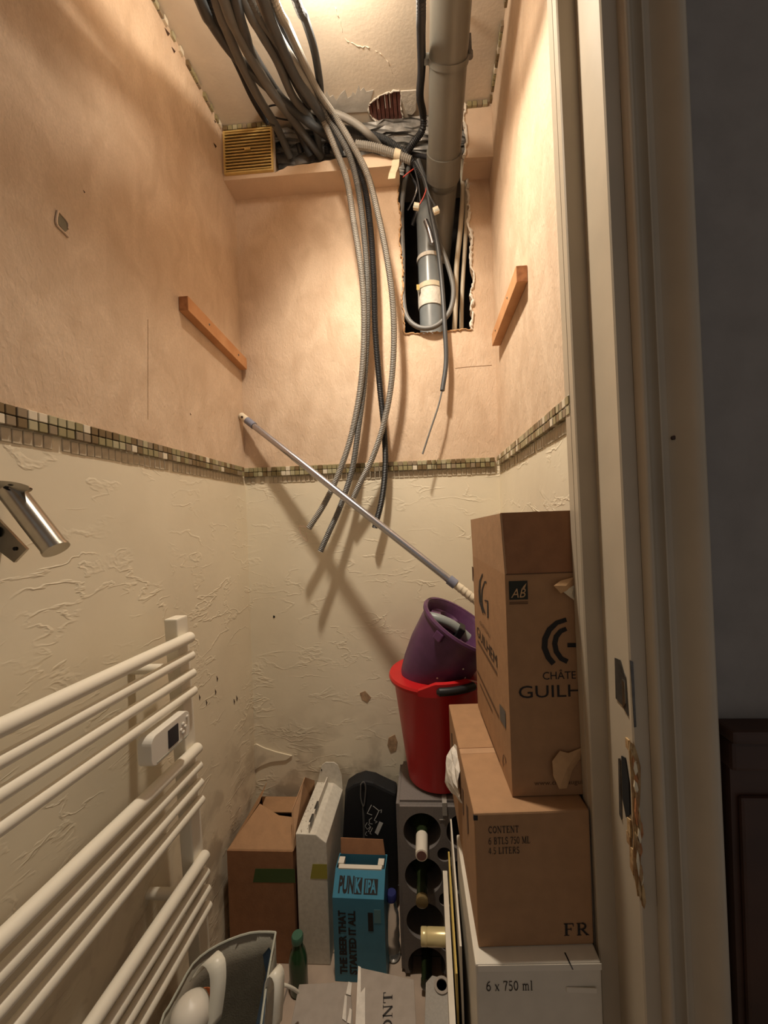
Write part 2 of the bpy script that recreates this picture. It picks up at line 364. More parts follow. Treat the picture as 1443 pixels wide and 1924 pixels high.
hr = jag([PY(886, 619, YB), PY(888, 590, YB), PY(884, 550, YB), PY(891, 520, YB), PY(884, 480, YB), PY(888, 450, YB), PY(880, 420, YB), PY(882, 390, YB), PY(876, 330, YB)], .004)
xhl, xhr = hl[0].x, hr[-1].x
poly = [Vector((XL, YB, 0)), Vector((XL, YB, ZCEIL)), Vector((xhl, YB, ZCEIL))] + hl + hb[1:] + hr[1:] + [Vector((xhr, YB, ZCEIL)), Vector((XR, YB, ZCEIL)), Vector((XR, YB, 0))]
b = MB(); b.prism(poly, (0, .03, 0)); wall_back = struct('wall_back', b, M_wall, 'back closet wall with a ragged tall hole cut around the drain pipe')
# torn gypsum rim of the hole
def rim(path, r, name, parent, off=(0, -.002, 0), m=None):
    P = smooth_path([p + Vector(off) for p in path], .006)
    P = [p + Vector((random.uniform(-.002, .002), random.uniform(-.002, .001), random.uniform(-.002, .002))) for p in P]
    rr = [r * random.uniform(.4, 1.3) for _ in P]
    bb = MB(); bb.tube(P, rr, 6); o = bb.build(name, m or M_white_plaster, parent, smooth=False); return o
rim(hr, .005, 'torn_plaster_edge', wall_back); rim(hl, .0028, 'torn_plaster_edge', wall_back, m=M_kraft); rim(hb, .0028, 'torn_plaster_edge', wall_back, m=M_kraft)
# dark cavity behind
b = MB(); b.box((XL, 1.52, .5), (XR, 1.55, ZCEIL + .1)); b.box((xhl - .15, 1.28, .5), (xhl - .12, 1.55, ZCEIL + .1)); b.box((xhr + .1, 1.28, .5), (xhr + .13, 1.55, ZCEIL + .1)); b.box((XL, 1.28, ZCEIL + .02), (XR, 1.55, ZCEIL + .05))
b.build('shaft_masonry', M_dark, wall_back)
# soffit under the ceiling
lipz = lambda px, py: PY(px, py, YSOF)
lip = jag([lipz(754, 300), lipz(700, 288), lipz(640, 297), lipz(590, 306), lipz(540, 312), lipz(516, 325)], .0025, .015)
xg = lip[-1].x
poly = [Vector((XL, YSOF, ZSOF)), Vector((xhl, YSOF, ZSOF))] + lip + [Vector((xg, YSOF, ZCEIL)), Vector((XL, YSOF, ZCEIL))]
b = MB(); b.prism(poly, (0, .014, 0)); b.prism([Vector((XL, YSOF + .014, ZSOF)), Vector((xhl, YSOF + .014, ZSOF)), Vector((xhl + .004, 1.21, ZSOF)), Vector((xhl, YB, ZSOF)), Vector((XL, YB, ZSOF))], (0, 0, .012))
M_sof = mat('soffit_paper', UP, .75, noise=.12, nscale=12, bump=.35, bscale=120)
b.build('soffit', M_sof, wall_back)
rj = jag([PY(872, 297, YSOF), PY(876, 260, YSOF), PY(871, 225, YSOF), PY(874, 190, YSOF)], .003)
poly = rj + [Vector((rj[-1].x, YSOF, ZCEIL)), Vector((XR, YSOF, ZCEIL)), Vector((XR, YSOF, ZSOF))]
b = MB(); b.prism(poly, (0, .014, 0)); b.prism([Vector((rj[0].x, YSOF + .014, ZSOF)), Vector((XR, YSOF + .014, ZSOF)), Vector((XR, YB, ZSOF)), Vector((rj[0].x, YB, ZSOF))], (0, 0, .012))
b.build('soffit', M_sof, wall_back)
rim(rj, .0045, 'torn_plaster_edge', wall_back)
# ceiling with a broken patch showing red clay blocks
bh = [PZ(x, y, ZCEIL) for x, y in ((693, 196), (714, 180), (735, 172), (752, 172), (754, 200), (756, 226), (740, 234), (716, 232), (700, 222), (692, 210))]
from mathutils.geometry import tessellate_polygon
outer = [Vector((XL, -.6, ZCEIL)), Vector((XR + .06, -.6, ZCEIL)), Vector((XR + .06, 1.52, ZCEIL)), Vector((XL, 1.52, ZCEIL))]
allp = outer + bh; tri = tessellate_polygon([outer, bh])
b = MB(); b.add(allp, tri)
n = len(bh); b.add(bh + [p + Vector((0, 0, .02)) for p in bh], [(i, (i + 1) % n, n + (i + 1) % n, n + i) for i in range(n)])
ceiling = struct('ceiling', b, M_ceil, 'papered closet ceiling with peeled patches and a broken hole')
b = MB(); b.box((XL, -.6, ZCEIL + .03), (XR + .06, 1.52, ZCEIL + .06)); b.build('ceiling_slab', M_dark, ceiling)
rim(bh + [bh[0]], .0025, 'torn_plaster_edge', ceiling, off=(0, 0, -.001))
x0 = min(p.x for p in bh); x1 = max(p.x for p in bh); y0 = min(p.y for p in bh) - .01; y1 = max(p.y for p in bh) + .01
k = 8
for i in range(k):
    xa = x0 + (x1 - x0) * i / k; b = MB(); b.box((xa + .0012, y0, ZCEIL + .002 + .0015 * (i % 2)), (xa + (x1 - x0) / k - .0012, y1, ZCEIL + .022)); b.build('clay_block_rib', M_brick, ceiling)
for xx in (.3, .52, .66):                              # mortar smears in the joints
    xa = x0 + (x1 - x0) * xx; b = MB(); b.box((xa, y0 + .012, ZCEIL + .0008), (xa + .002, y0 + .055, ZCEIL + .006)); b.build('mortar_smear', M_white_plaster, ceiling)
# bare plaster area with a flame-shaped peeled edge
top = [];
for px, py in ((600, 176), (607, 166), (610, 178), (614, 170), (619, 182), (626, 178), (632, 189), (640, 176), (648, 168), (653, 184), (660, 180), (663, 172), (668, 178), (674, 160), (677, 170), (683, 164), (688, 172), (696, 170), (702, 168)): top.append(PZ(px, py, ZCEIL - .0008))
bot = [PZ(px, 214 - (px - 600) * .05, ZCEIL - .0008) for px in (690, 670, 640, 600)]
tp = [p for p in top if p.x < PZ(705, 190, ZCEIL).x]
b = MB(); b.prism(tp + bot, (0, 0, -.001)); b.build('bare_plaster_patch', M_plaster, ceiling)
b = MB(); b.prism([PZ(x, y, ZCEIL - .001) for x, y in ((753, 170), (782, 168), (782, 205), (774, 214), (764, 212), (758, 196), (754, 186))], (0, 0, -.003)); b.build('torn_paper_flap', M_white_plaster, ceiling)
rim([PZ(x, y, ZCEIL) for x, y in ((628, 10), (640, 40), (646, 70), (668, 84), (700, 92), (725, 112), (741, 145))], .0012, 'peeled_paper_edge', ceiling, off=(0, 0, 0), m=M_ceil)
# foil insulation hanging at the opening
def foil(x0, x1, y0, y1, z0, z1, seed):
    rs = np.random.RandomState(seed); nz_ = rs.rand(60, 60)
    def fn(u, v):
        h = nz_[int(u * 22)][int(v * 14)] * .016 + nz_[int(u * 9) + 25][int(v * 6)] * .02
        return (x0 + (x1 - x0) * u + h * .3, y0 + (y1 - y0) * v - h * .3, z0 + (z1 - z0) * v - h)
    bb = MB(); bb.grid(fn, 22, 14); return bb
pa, pb = PY(515, 290, 1.22), PY(870, 240, 1.22)
foil(pa.x, pb.x, 1.185, 1.25, ZCEIL - .002, CZ + 1.19, 3).build('foil_insulation', M_foil, wall_back)
foil(pa.x, xhl + .01, 1.242, 1.249, ZCEIL - .02, CZ + 1.125, 5).build('foil_insulation', M_foil, wall_back)
# mosaic tile bands
TW = .0155
def tile_mesh(mi):
    me = bpy.data.meshes.new('tile'); bm = bmesh.new(); bmesh.ops.create_cube(bm, size=1)
    for v in bm.verts: v.co = Vector((v.co.x * .0138, v.co.y * .0105, v.co.z * .0138))
    bmesh.ops.bevel(bm, geom=[e for e in bm.edges], offset=.0008, segments=1, affect='EDGES'); bm.to_mesh(me); bm.free(); me.materials.append(TILES[mi]); return me
TM = [tile_mesh(i) for i in range(5)]
def tile_row(parent, p0, p1, nrm, z, rows=2, drop=0):
    p0, p1 = Vector(p0), Vector(p1); d = p1 - p0; n = int(d.length / TW); d.normalize(); ang = math.atan2(d.y, d.x)
    for i in range(n):
        for r in range(rows):
            if random.random() < drop: continue
            me = TM[random.choices(range(5), (4, 5, 3, 2, 3))[0]]
            o = bpy.data.objects.new('tile', me); COL.objects.link(o); o.parent = parent
            q = p0 + d * (TW * (i + .5)) + Vector(nrm) * (.0055 + random.uniform(0, .0012)); q.z = z + TW * (r + .5)
            o.matrix_local = MW[parent.name].inverted() @ (Matrix.Translation(q) @ Matrix.Rotation(ang + random.uniform(-.02, .02), 4, 'Z'))
zt = CZ + .151
tile_row(wall_left, (XL, .20, 0), (XL, YB - .012, 0), (1, 0, 0), zt)
tile_row(wall_back, (XL + .002, YB, 0), (XR - .002, YB, 0), (0, -1, 0), zt)
tile_row(wall_right, (XR, .61, 0), (XR, YB - .012, 0), (-1, 0, 0), zt)
pm = bpy.data.meshes.new('shaded_painted_tile'); bm = bmesh.new(); bmesh.ops.create_cube(bm, size=1)
for v in bm.verts: v.co = Vector((v.co.x * .0142, v.co.y * .0044, v.co.z * .021))
bmesh.ops.bevel(bm, geom=[e for e in bm.edges], offset=.0008, segments=1, affect='EDGES'); bm.to_mesh(pm); bm.free(); pm.materials.append(mat('painted_tile_with_shade', (.60, .51, .37), .6, noise=.2, nscale=60, bump=.3, bscale=150))  # painted-over third row; shade below the tile band is put into its darker colour
def shaded_painted_row(parent, p0, p1):
    p0, p1 = Vector(p0), Vector(p1); d = p1 - p0; n = int(d.length / TW); d.normalize(); ang = math.atan2(d.y, d.x)
    for i in range(n):
        if random.random() < .06: continue
        o = bpy.data.objects.new('shaded_painted_tile', pm); COL.objects.link(o); o.parent = parent
        q = p0 + d * (TW * (i + .5)); q.z = zt - .0112 + random.uniform(-.0012, .0008)
        o.matrix_local = MW[parent.name].inverted() @ (Matrix.Translation(q) @ Matrix.Rotation(ang, 4, 'Z') @ Matrix.Rotation(random.uniform(-.04, .04), 4, 'Y'))
shaded_painted_row(wall_left, (XL, .20, 0), (XL, YB - .01, 0)); shaded_painted_row(wall_back, (XL + .004, YB, 0), (XR, YB, 0)); shaded_painted_row(wall_right, (XR, .61, 0), (XR, YB - .01, 0))
tile_row(wall_left, (XL - .004, .62, 0), (XL - .004, YSOF - .003, 0), (1, 0, 0), ZCEIL - TW - .001, 1, .12)
tile_row(wall_back, (XL + .006, YSOF + .003, 0), (xg, YSOF + .003, 0), (0, -1, 0), ZCEIL - TW - .001, 1, .05)
tile_row(wall_right, (XR + .004, .75, 0), (XR + .004, YSOF - .003, 0), (-1, 0, 0), ZCEIL - TW - .001, 1, .3)
tile_row(wall_back, (rj[-1].x + .004, YSOF + .003, 0), (XR - .003, YSOF + .003, 0), (0, -1, 0), ZCEIL - TW - .001, 1, .05)
# floor: square tiles on grout
b = MB(); b.box((XL, -.6, -.03), (1.1, YB, -.0015)); floor = struct('floor', b, M_grout, 'pinkish beige tiled floor of the closet')
T = .2; tm = bpy.data.meshes.new('floor_tile'); bm = bmesh.new(); bmesh.ops.create_cube(bm, size=1)
for v in bm.verts: v.co = Vector((v.co.x * (T - .004), v.co.y * (T - .004), v.co.z * .006))
bm.to_mesh(tm); bm.free(); tm.materials.append(M_floor)
for i in range(4):
    for j in range(6):
        o = bpy.data.objects.new('floor_tile', tm); COL.objects.link(o); o.parent = floor
        o.matrix_local = MW[floor.name].inverted() @ Matrix.Translation((XL + .1 + i * T + .001, YB - .1 - j * T, -.0032))
# door frame on the right (stop, rebated jamb, moulded architrave)
X1 = .228; yr = 960
dA = PX(1071, yr, X1).y; dB = PX(1087, yr, X1).y
X2 = PY(1123, yr, dB).x; dC = PX(1170, yr, X2).y
ax = [PY(p, yr, dC - .004).x for p in (1170, 1204, 1226, 1245, 1270, 1313, 1344)]
prof = [(X1, YF + .01), (X1, dA), (X1 + .001, dB + .002), (X1 + .003, dB), (X2, dB), (X2, dC + .002), (X2 + .002, dC), (ax[1], dC)]
def lerp(a, c, t): return a + (c - a) * t
for t in np.linspace(0, 1, 9): prof.append((lerp(ax[1], ax[2], t), dC - .002 - .011 * math.sin(math.pi * t) ** .7))
for t in np.linspace(0.1, 1, 6): prof.append((lerp(ax[2], ax[3], t), dC - .002 + .005 * math.sin(math.pi * t)))
prof += [(ax[3] + .001, dC - .006), (ax[3] + .003, dC - .006), (ax[3] + .004, dC - .001), (lerp(ax[3], ax[4], .8), dC - .002)]
for t in np.linspace(0, 1, 11): prof.append((lerp(ax[4] - .004, ax[5], t), dC - .002 - .022 * (math.sin(math.pi * .62 * t) ** 1.4)))
for t in np.linspace(.1, 1, 6): prof.append((lerp(ax[5], ax[6], t), dC - .022 + (.004 + .026) * t ** .8))
prof += [(ax[6], dC + .03), (X2 + .05, dC + .03), (X2 + .05, YF + .01)]
YH = dC + .010
b = MB(); b.prism([Vector((p[0], p[1], 0)) for p in prof], (-.010 * 2.12, 0, 2.12)); b.v = [(p[0] + .010 * CZ, p[1], p[2]) for p in b.v]; frame = struct('trim_1', b, M_paint, 'cream painted door frame with rebate and moulded architrave', smooth=True)
# fine crack along the architrave
b = MB(); b.prism([(ax[1] + .0052, dC - .0006, .68), (ax[1] + .0060, dC - .0006, .68), (ax[1] - .0052, dC - .0006, 1.75), (ax[1] - .0056, dC - .0006, 1.75)], (0, .002, 0)); b.build('paint_crack', M_dwood, frame)
b = MB(); c_ = PY(1264, 823, dC - .004); b.lathe([(.0028, 0), (.0028, .003)], 10, Matrix.Translation(c_) @ Matrix.Rotation(math.pi / 2, 4, 'X')); b.build('nail_hole', M_dwood, frame)
# strike plate, lock mortise and splintered edge on the jamb
def hit(px, py, P0, N):
    q_ = ray(px, py); t_ = (Vector(P0) - CAM).dot(Vector(N)) / q_.dot(Vector(N)); return CAM + q_ * t_
def jq(pts): return [hit(x, y, (X2 - .0006, 0, CZ), (1, 0, .010)) for x, y in pts]
b = MB(); b.prism(jq([(1156, 1236), (1166, 1240), (1172, 1262), (1176, 1272), (1181, 1345), (1170, 1325), (1158, 1312)]), (-.001, 0, 0)); b.build('strike_plate', M_steel, frame)
b = MB(); b.prism(jq([(1171, 1276), (1176, 1282), (1178, 1322), (1173, 1330)]), (-.0022, 0, 0)); b.build('strike_tongue', M_chrome, frame)
b = MB(); b.prism([PY(x, y, dC - .0004) for x, y in ((1183, 1240), (1189, 1243), (1195, 1365), (1191, 1366))], (0, -.001, 0)); b.build('plate_edge', M_steel, frame)
b = MB(); b.prism(jq([(1169, 1420), (1176, 1424), (1183, 1470), (1185, 1530), (1178, 1536), (1171, 1500)]), (-.0014, 0, 0)); b.build('lock_mortise', M_black, frame)
b = MB(); b.prism(jq([(1163, 1425), (1166, 1425), (1169, 1540), (1165, 1530)]), (-.0012, 0, 0)); b.build('plate_rim', M_steel, frame)
edge = [(1183, 1392), (1192, 1400), (1198, 1420), (1203, 1440), (1203, 1470), (1202, 1500), (1199, 1530), (1200, 1560), (1204, 1590), (1203, 1620), (1206, 1650), (1212, 1680), (1209, 1686)]
inner = [(1197, 1682), (1193, 1655), (1189, 1625), (1189, 1600), (1190, 1570), (1188, 1545), (1187, 1500), (1184, 1450), (1181, 1410)]
def split(pts, dy, name, m):
    P = [PY(x, y, dC - .001) for x, y in pts]; bb = MB(); n = len(P); rs = [Vector((0, random.uniform(-.004, 0) - dy, 0)) for _ in P]
    c = sum(P, Vector()) / n
    k_ = len(edge); vs = P + [p + q for p, q in zip(P, rs)]
    fs = [tuple(range(n, 2 * n))] + [(i, (i + 1) % n, n + (i + 1) % n, n + i) for i in range(n)]
    bb.add(vs, fs); return bb.build(name, m, frame)
# strips of splinter running down the broken edge
b = MB(); b.prism([PY(x, y, dC - .0005) for x, y in edge + inner], (0, -.0012, 0)); b.build('bare_wood', M_splint, frame)
for q in range(26):
    tq = q / 25; y_0 = 1392 + tq * 262 + random.uniform(-6, 6); x_0 = 1186 + tq * 14 + random.uniform(-4, 6); ln = random.uniform(22, 52); wd = random.uniform(2, 6)
    P = [PY(x_0, y_0, dC - .001), PY(x_0 + wd, y_0 + ln * .2, dC - .001), PY(x_0 + wd * .9 + 3, y_0 + ln * .7, dC - .001), PY(x_0 + 3, y_0 + ln, dC - .001), PY(x_0 - 1, y_0 + ln * .5, dC - .001)]
    bb = MB(); bb.prism(P, (random.uniform(-.003, .001), -.0015 - random.uniform(0, .004), random.uniform(-.002, .002))); bb.build('wood_splinter', (M_splint, M_splint, M_pine_end, M_tape)[q % 4], frame)
for q, (x_, y_, h_) in enumerate(((1178, 1385, 26), (1181, 1535, 40), (1186, 1590, 55), (1180, 1560, 30))):
    P = jq([(x_, y_), (x_ + 6, y_ + 6), (x_ + 7, y_ + h_), (x_ + 1, y_ + h_ * .7)]); bb = MB(); bb.prism(P, (-.0025, 0, 0)); bb.build('paint_flake', M_splint, frame)
# hall wall with a dark wooden wainscot
b = MB(); b.box((ax[6] - .03, YH, 0), (1.1, YH + .07, ZCEIL)); struct('wall_hall', b, M_hall, 'dark grey hall wall to the right of the door frame')
b = MB(); b.box((XL, YF - .10, CZ + .95), (ax[6] - .03, YF - .0, ZCEIL)); struct('wall_front', b, M_wall, 'wall above the closet doorway')
wz = PY(1400, 1372, YH - .03).z; wx = PY(1368, 1600, YH - .025).x
b = MB(); b.box((wx + .012, YH - .016, .02), (1.1, YH, wz - .03)); wsc = struct('trim_2', b, M_dwood, 'dark brown wooden wainscot in the hall')
b = MB(); b.box((wx + .004, YH - .034, wz - .016), (1.1, YH, wz), None); b.build('cap_rail', M_dwood, wsc, bevel=.004)
b = MB(); b.box((wx + .008, YH - .026, wz - .055), (1.1, YH, wz - .018), None); b.build('moulding', M_dwood, wsc, bevel=.005)
for i in range(3):
    b = MB(); b.box((wx + .02 + i * .2, YH - .022, .05), (wx + .20 + i * .2, YH - .014, wz - .09)); b.build('panel', M_dwood, wsc, bevel=.004)

# ---------------------------------------------------------------- wall marks
def hit(px, py, P0, N):
    r = ray(px, py); t = (Vector(P0) - CAM).dot(Vector(N)) / r.dot(Vector(N)); return CAM + r * t
b = MB(); b.prism([PX(x, y, XL + .0006) for x, y in ((109, 396), (127, 419), (128, 431), (122, 436), (107, 418))], (.0006, 0, 0)); b.build('torn_spot', mat('torn_spot_grey', (.22, .19, .13), .9), wall_left)
b = MB(); b.tube(smooth_path([PX(x, y, XL + .002) for x, y in ((109, 396), (106, 412), (108, 424), (122, 438), (129, 446))], .004), .0018, 6); b.build('curled_paper', M_sof, wall_left)
b = MB(); b.tube(smooth_path([PX(x, y, XL + .002) for x, y in ((109, 396), (120, 408), (128, 420), (128, 430))], .004), .0014, 6); b.build('curled_paper', M_sof, wall_left)
for x, y, s in ((404, 273, 5), (404, 228, 3), (314, 60, 8), (326, 94, 6), (158, 360, 3), (358, 778, 2)):
    b = MB(); b.prism([PX(x - s * .6, y - s, XL + .0006), PX(x + s * .6, y + s * .4, XL + .0006), PX(x + s * .2, y + s, XL + .0006)], (.0006, 0, 0)); b.build('paper_nick', M_dwood, wall_left)
def chip(pts, m, nm='paint_chip', d=YB, th=.0012):
    b = MB(); b.prism([PY(x, y, d - .0002) for x, y in pts], (0, -th, 0)); b.build(nm, m, wall_back)
M_stain = mat('brown_stain', (.46, .30, .17), .9, noise=.4, nscale=90)
chip([(676, 1302), (686, 1298), (697, 1310), (690, 1320), (680, 1314)], M_stain)
chip([(730, 1386), (742, 1380), (747, 1394), (744, 1410), (734, 1414), (728, 1400)], M_stain)
chip([(514, 1156), (517, 1158), (516, 1161), (513, 1160)], M_black)
for i, (x, y) in enumerate(((330, 1293), (408, 1275), (405, 1300), (375, 1310), (388, 1320), (440, 1318), (445, 1312))):
    b = MB(); b.prism([PX(x - 1, y - 5, XL + .0005), PX(x + 1.5, y, XL + .0005), PX(x, y + 6, XL + .0005)], (.0005, 0, 0)); b.build('wall_scratch', M_dwood, wall_left)
# trowelled plaster lump low in the corner
chip([(472, 1402), (482, 1397), (496, 1404), (520, 1412), (549, 1419), (538, 1427), (510, 1430), (490, 1438), (476, 1448)], M_wall, 'plaster_lump', YB, .004)
b = MB(); b.tube(smooth_path([PY(x, y, YB - .0005) for x, y in ((855, 692), (882, 689), (924, 686))], .01), .0006, 5); b.build('paper_seam', M_stain, wall_back)
b = MB(); b.tube(smooth_path([PX(278, 600, XL + .0003), PX(278, 730, XL + .0003), PX(278, 788, XL + .0003)], .02), .0006, 5); b.build('paper_seam', M_stain, wall_left)

# ---------------------------------------------------------------- lamp (just above the frame)
lamp = thing('ceiling_lamp', 'bare bulb in a plain socket on the closet ceiling', 'lamp', (BULB.x, BULB.y, BULB.z + .04))
b = MB(); b.lathe([(.016, .004), (.02, .01), (.02, .045), (.014, .05), (.014, ZCEIL - BULB.z - .052), (.045, ZCEIL - BULB.z - .045), (.045, ZCEIL - BULB.z - .0401)], 20); b.build('socket', M_plastic_w, lamp, world=False, smooth=True)

# ---------------------------------------------------------------- vent grille on the soffit
ga, gb = PY(428, 250, YSOF), PY(515, 322, YSOF)
gx0, gx1 = XL + .006, gb.x; gz1, gz0 = ZCEIL - TW - .004, PY(470, 327, YSOF).z
g = thing('vent_grille', 'yellowed plastic slatted vent grille on the soffit', 'vent', ((gx0 + gx1) / 2, YSOF, gz0))
b = MB(); t = .005
b.box((gx0, YSOF - .008, gz0), (gx0 + t, YSOF, gz1)); b.box((gx1 - t, YSOF - .008, gz0), (gx1, YSOF, gz1)); b.box((gx0 + t, YSOF - .008, gz0), (gx1 - t, YSOF, gz0 + t)); b.box((gx0 + t, YSOF - .008, gz1 - t), (gx1 - t, YSOF, gz1)); b.build('frame', M_grille, g)
b = MB(); b.box((gx0 + t, YSOF - .0015, gz0 + t), (gx1 - t, YSOF - .0002, gz1 - t)); b.build('backing', M_dwood, g)
ns = 13
for i in range(ns):
    z = gz0 + t + (gz1 - gz0 - 2 * t) * (i + .5) / ns; b = MB(); b.box((gx0 + t, -.0022, -.0016), (gx1 - t, .0022, .0016), Matrix.Translation((0, YSOF - .006, z)) @ Matrix.Rotation(.2, 4, 'X')); b.build('slat', M_grille, g)
b = MB(); b.box(((gx0 + gx1) / 2 - .008, YSOF - .014, (gz0 + gz1) / 2 - .003), ((gx0 + gx1) / 2 + .010, YSOF - .010, (gz0 + gz1) / 2 + .005)); b.build('latch', M_grille, g)

# ---------------------------------------------------------------- battens
def batten(a, c, side, name, label):
    """a: near end, c: far end (top outer edge points on the wall), battens 24 x 38 mm"""
    b = MB(); th, hh = .024, .036; s = side
    e = [a, c]; vs = []
    for p in e: vs += [p, p + Vector((s * th, 0, 0)), p + Vector((s * th, 0, -hh)), p + Vector((0, 0, -hh))]
    o = thing(name, label, 'batten', (a + c) / 2 - Vector((0, 0, hh)))
    b.add(vs, [(0, 1, 2, 3), (7, 6, 5, 4), (0, 4, 5, 1), (1, 5, 6, 2), (2, 6, 7, 3), (3, 7, 4, 0)]); b.build('strip', M_pine, o, bevel=.001)
    d = (a - c).normalized() * .0007; q = [v + d for v in vs[:4]]; bb = MB(); bb.prism([q[0] + Vector((s * .001, 0, -.001)), q[1] + Vector((-s * .001, 0, -.001)), q[2] + Vector((-s * .001, 0, .001)), q[3] + Vector((s * .001, 0, .001))], d * .3); bb.build('end_grain', M_pine_end, o)
    for t in (.3, .82):
        p = a.lerp(c, t) + Vector((s * (th + .0002), 0, -hh * .45)); bb = MB(); bb.lathe([(.003, 0), (.002, .0012)], 10, Matrix.Translation(p) @ Matrix.Rotation(s * math.pi / 2, 4, 'Y')); bb.build('screw', M_steel, o, smooth=True)
La, Lc = PX(336, 557, XL + .001), PX(452, 657, XL + .001)
zl = (La.z + Lc.z) / 2; batten(Vector((XL + .0005, La.y, La.z)), Vector((XL + .0005, min(Lc.y, YB - .012), La.z - .03)), 1, 'wooden_batten', 'orange-brown wooden batten on the left wall')
Ra, Rc = PX(990, 498, XR - .001), PX(938, 600, XR - .001)
batten(Vector((XR - .0005, Ra.y, Ra.z)), Vector((XR - .0005, min(Rc.y, YB - .012), Ra.z)), -1, 'wooden_batten', 'orange-brown wooden batten on the right wall')

# ---------------------------------------------------------------- toilet roll holder
h = thing('toilet_roll_holder', 'chrome toilet roll holder with a slanting tube on the left wall', 'holder', PX(20, 1010, XL))
dh = .505
def hp(x, y, d=dh): return PY(x, y, d)
A_, B_ = hp(20, 922), hp(106, 1033)
b = MB(); ax_ = (B_ - A_).normalized(); b.tube([A_, B_ - ax_ * .004], .0155, 28); b.tube([B_ - ax_ * .004, B_], .0165, 28); b.build('tube', M_chrome, h, smooth=True)
cpl = hp(8, 917); el = [cpl + RR * (math.cos(a) * .047) + UU * (math.sin(a) * .0092) - FW * (.012 + math.sin(a) * .006) for a in np.linspace(0, 2 * math.pi, 32, endpoint=False)]
b = MB(); b.prism(el, (0, .004, -.001)); b.build('end_plate', M_chrome, h)
b = MB(); c2 = hp(12, 916, dh - .0145); b.prism([c2 + RR * (.0035 * math.cos(a)) + UU * (.0018 * math.sin(a)) for a in np.linspace(0, 2 * math.pi, 12, endpoint=False)], (0, -.001, 0)); b.build('screw_hole', M_black, h)
bp = [hp(-40, 935), hp(0, 980), hp(50, 1032), hp(26, 1057), hp(-4, 1034), hp(-60, 975)]
b = MB(); b.prism(bp, FW * .004); b.build('bracket_plate', M_chrome, h)
b = MB(); c3 = hp(28, 1031, dh - .001); b.prism([c3 + RR * (.0028 * math.cos(a)) + UU * (.0028 * math.sin(a)) for a in np.linspace(0, 2 * math.pi, 12, endpoint=False)], (0, -.0006, 0)); b.build('screw_hole', M_black, h)
b = MB(); b.tube([hp(-20, 1000), Vector((XL, hp(-20, 1000).y, hp(-20, 1000).z))], .008, 12); b.build('wall_stud', M_chrome, h, smooth=True)
b = MB(); b.tube([cpl - Vector((.03, 0, 0)), Vector((XL, cpl.y, cpl.z))], .008, 12); b.build('wall_stud', M_chrome, h, smooth=True)

# ---------------------------------------------------------------- towel radiator
XB = -.515                                              # bar axis plane
ends = [(340, 1206), (342, 1241), (345, 1275), (349, 1308), (357, 1415), (360, 1449), (363, 1483), (366, 1518), (375, 1622), (377, 1658), (379, 1691), (383, 1726)]
pt = PX(336, 1170, XB - .016); pbm = PX(396, 1765, XB - .016)
r_ = thing('towel_radiator', 'white ladder towel radiator on the left wall', 'radiator', (XB, pt.y, .12))
yt = pt.y; lean = (pbm.y - pt.y) / (pt.z - pbm.z) * .55
def ypost(z): return yt + lean * (pt.z - z)
zt_ = pt.z + .012; zb_ = .12
def slab(x0, x1, hw, z0, z1):
    return [(x, ypost(z) + s * hw, z) for z in (z0, z1) for x, s in ((x0, -1), (x1, -1), (x1, 1), (x0, 1))]
b = MB(); b.add(slab(XB - .036, XB - .008, .018, zb_, zt_), [(3, 2, 1, 0), (4, 5, 6, 7), (0, 1, 5, 4), (1, 2, 6, 5), (2, 3, 7, 6), (3, 0, 4, 7)]); b.build('post', M_rad, r_, bevel=.003)
b = MB(); v_ = [(x, y - .5, z) for x, y, z in slab(XB - .036, XB - .008, .018, zb_, zt_)]; b.add(v_, [(3, 2, 1, 0), (4, 5, 6, 7), (0, 1, 5, 4), (1, 2, 6, 5), (2, 3, 7, 6), (3, 0, 4, 7)]); b.build('post', M_rad, r_, bevel=.003)
zs = [PX(x, y, XB).z for x, y in ends]; dz = (zs[0] - zs[3]) / 3
zs2 = [zs[0] - dz * i for i in range(4)]; gp = (zs[0] - zs[8]) / 2
zs2 = [zs[0] - gp * k - dz * i for k in range(4) for i in range(4)]
for i, z in enumerate(zs2):
    y = ypost(z); rr = .0118 if i % 4 == 0 else .0098; b = MB()
    tl = -.02
    P = [Vector((XB, y + .012, z - .0)), Vector((XB, y + .009, z)), Vector((XB, y - .5 - .012, z - tl * .5))]
    b.tube([P[0], P[1], P[1].lerp(P[2], .02), P[2]], [rr * .7, rr, rr, rr], 20); b.build('bar', M_rad, r_, smooth=True)
for z in (zs2[0] - .045, zs2[8] - .03):
    for dy in (-.05, -.42):
        b = MB(); b.tube([(XL, ypost(z) + dy, z), (XB - .005, ypost(z) + dy, z)], .010, 14); b.build('wall_bracket', M_rad, r_, smooth=True)
# thermostat box on the front
c0 = PX(284, 1395, XB + .022); c1 = PX(356, 1345, XB + .022)
zc_ = (PX(356, 1330, XB + .022).z + PX(356, 1382, XB + .022).z) / 2; hz = (PX(356, 1330, XB + .022).z - PX(356, 1382, XB + .022).z) / 2
ya, yb_ = c0.y, c1.y
def rrect(y0, y1, z0, z1, r, n=5):
    pts = []
    for cy, cz, a0 in ((y1 - r, z1 - r, 0), (y0 + r, z1 - r, 90), (y0 + r, z0 + r, 180), (y1 - r, z0 + r, 270)):
        for i in range(n + 1): a = math.radians(a0 + 90 * i / n); pts.append((cy + r * math.cos(a), cz + r * math.sin(a)))
    return pts
b = MB(); b.prism([Vector((XB - .004, p[0], p[1])) for p in rrect(ya, yb_, zc_ - hz, zc_ + hz, .014)], (.026, 0, 0)); th = b.build('thermostat', M_plastic_w, r_, bevel=.0015)
xf = XB + .0222
sy0 = ya + (yb_ - ya) * .40; sy1 = ya + (yb_ - ya) * .66
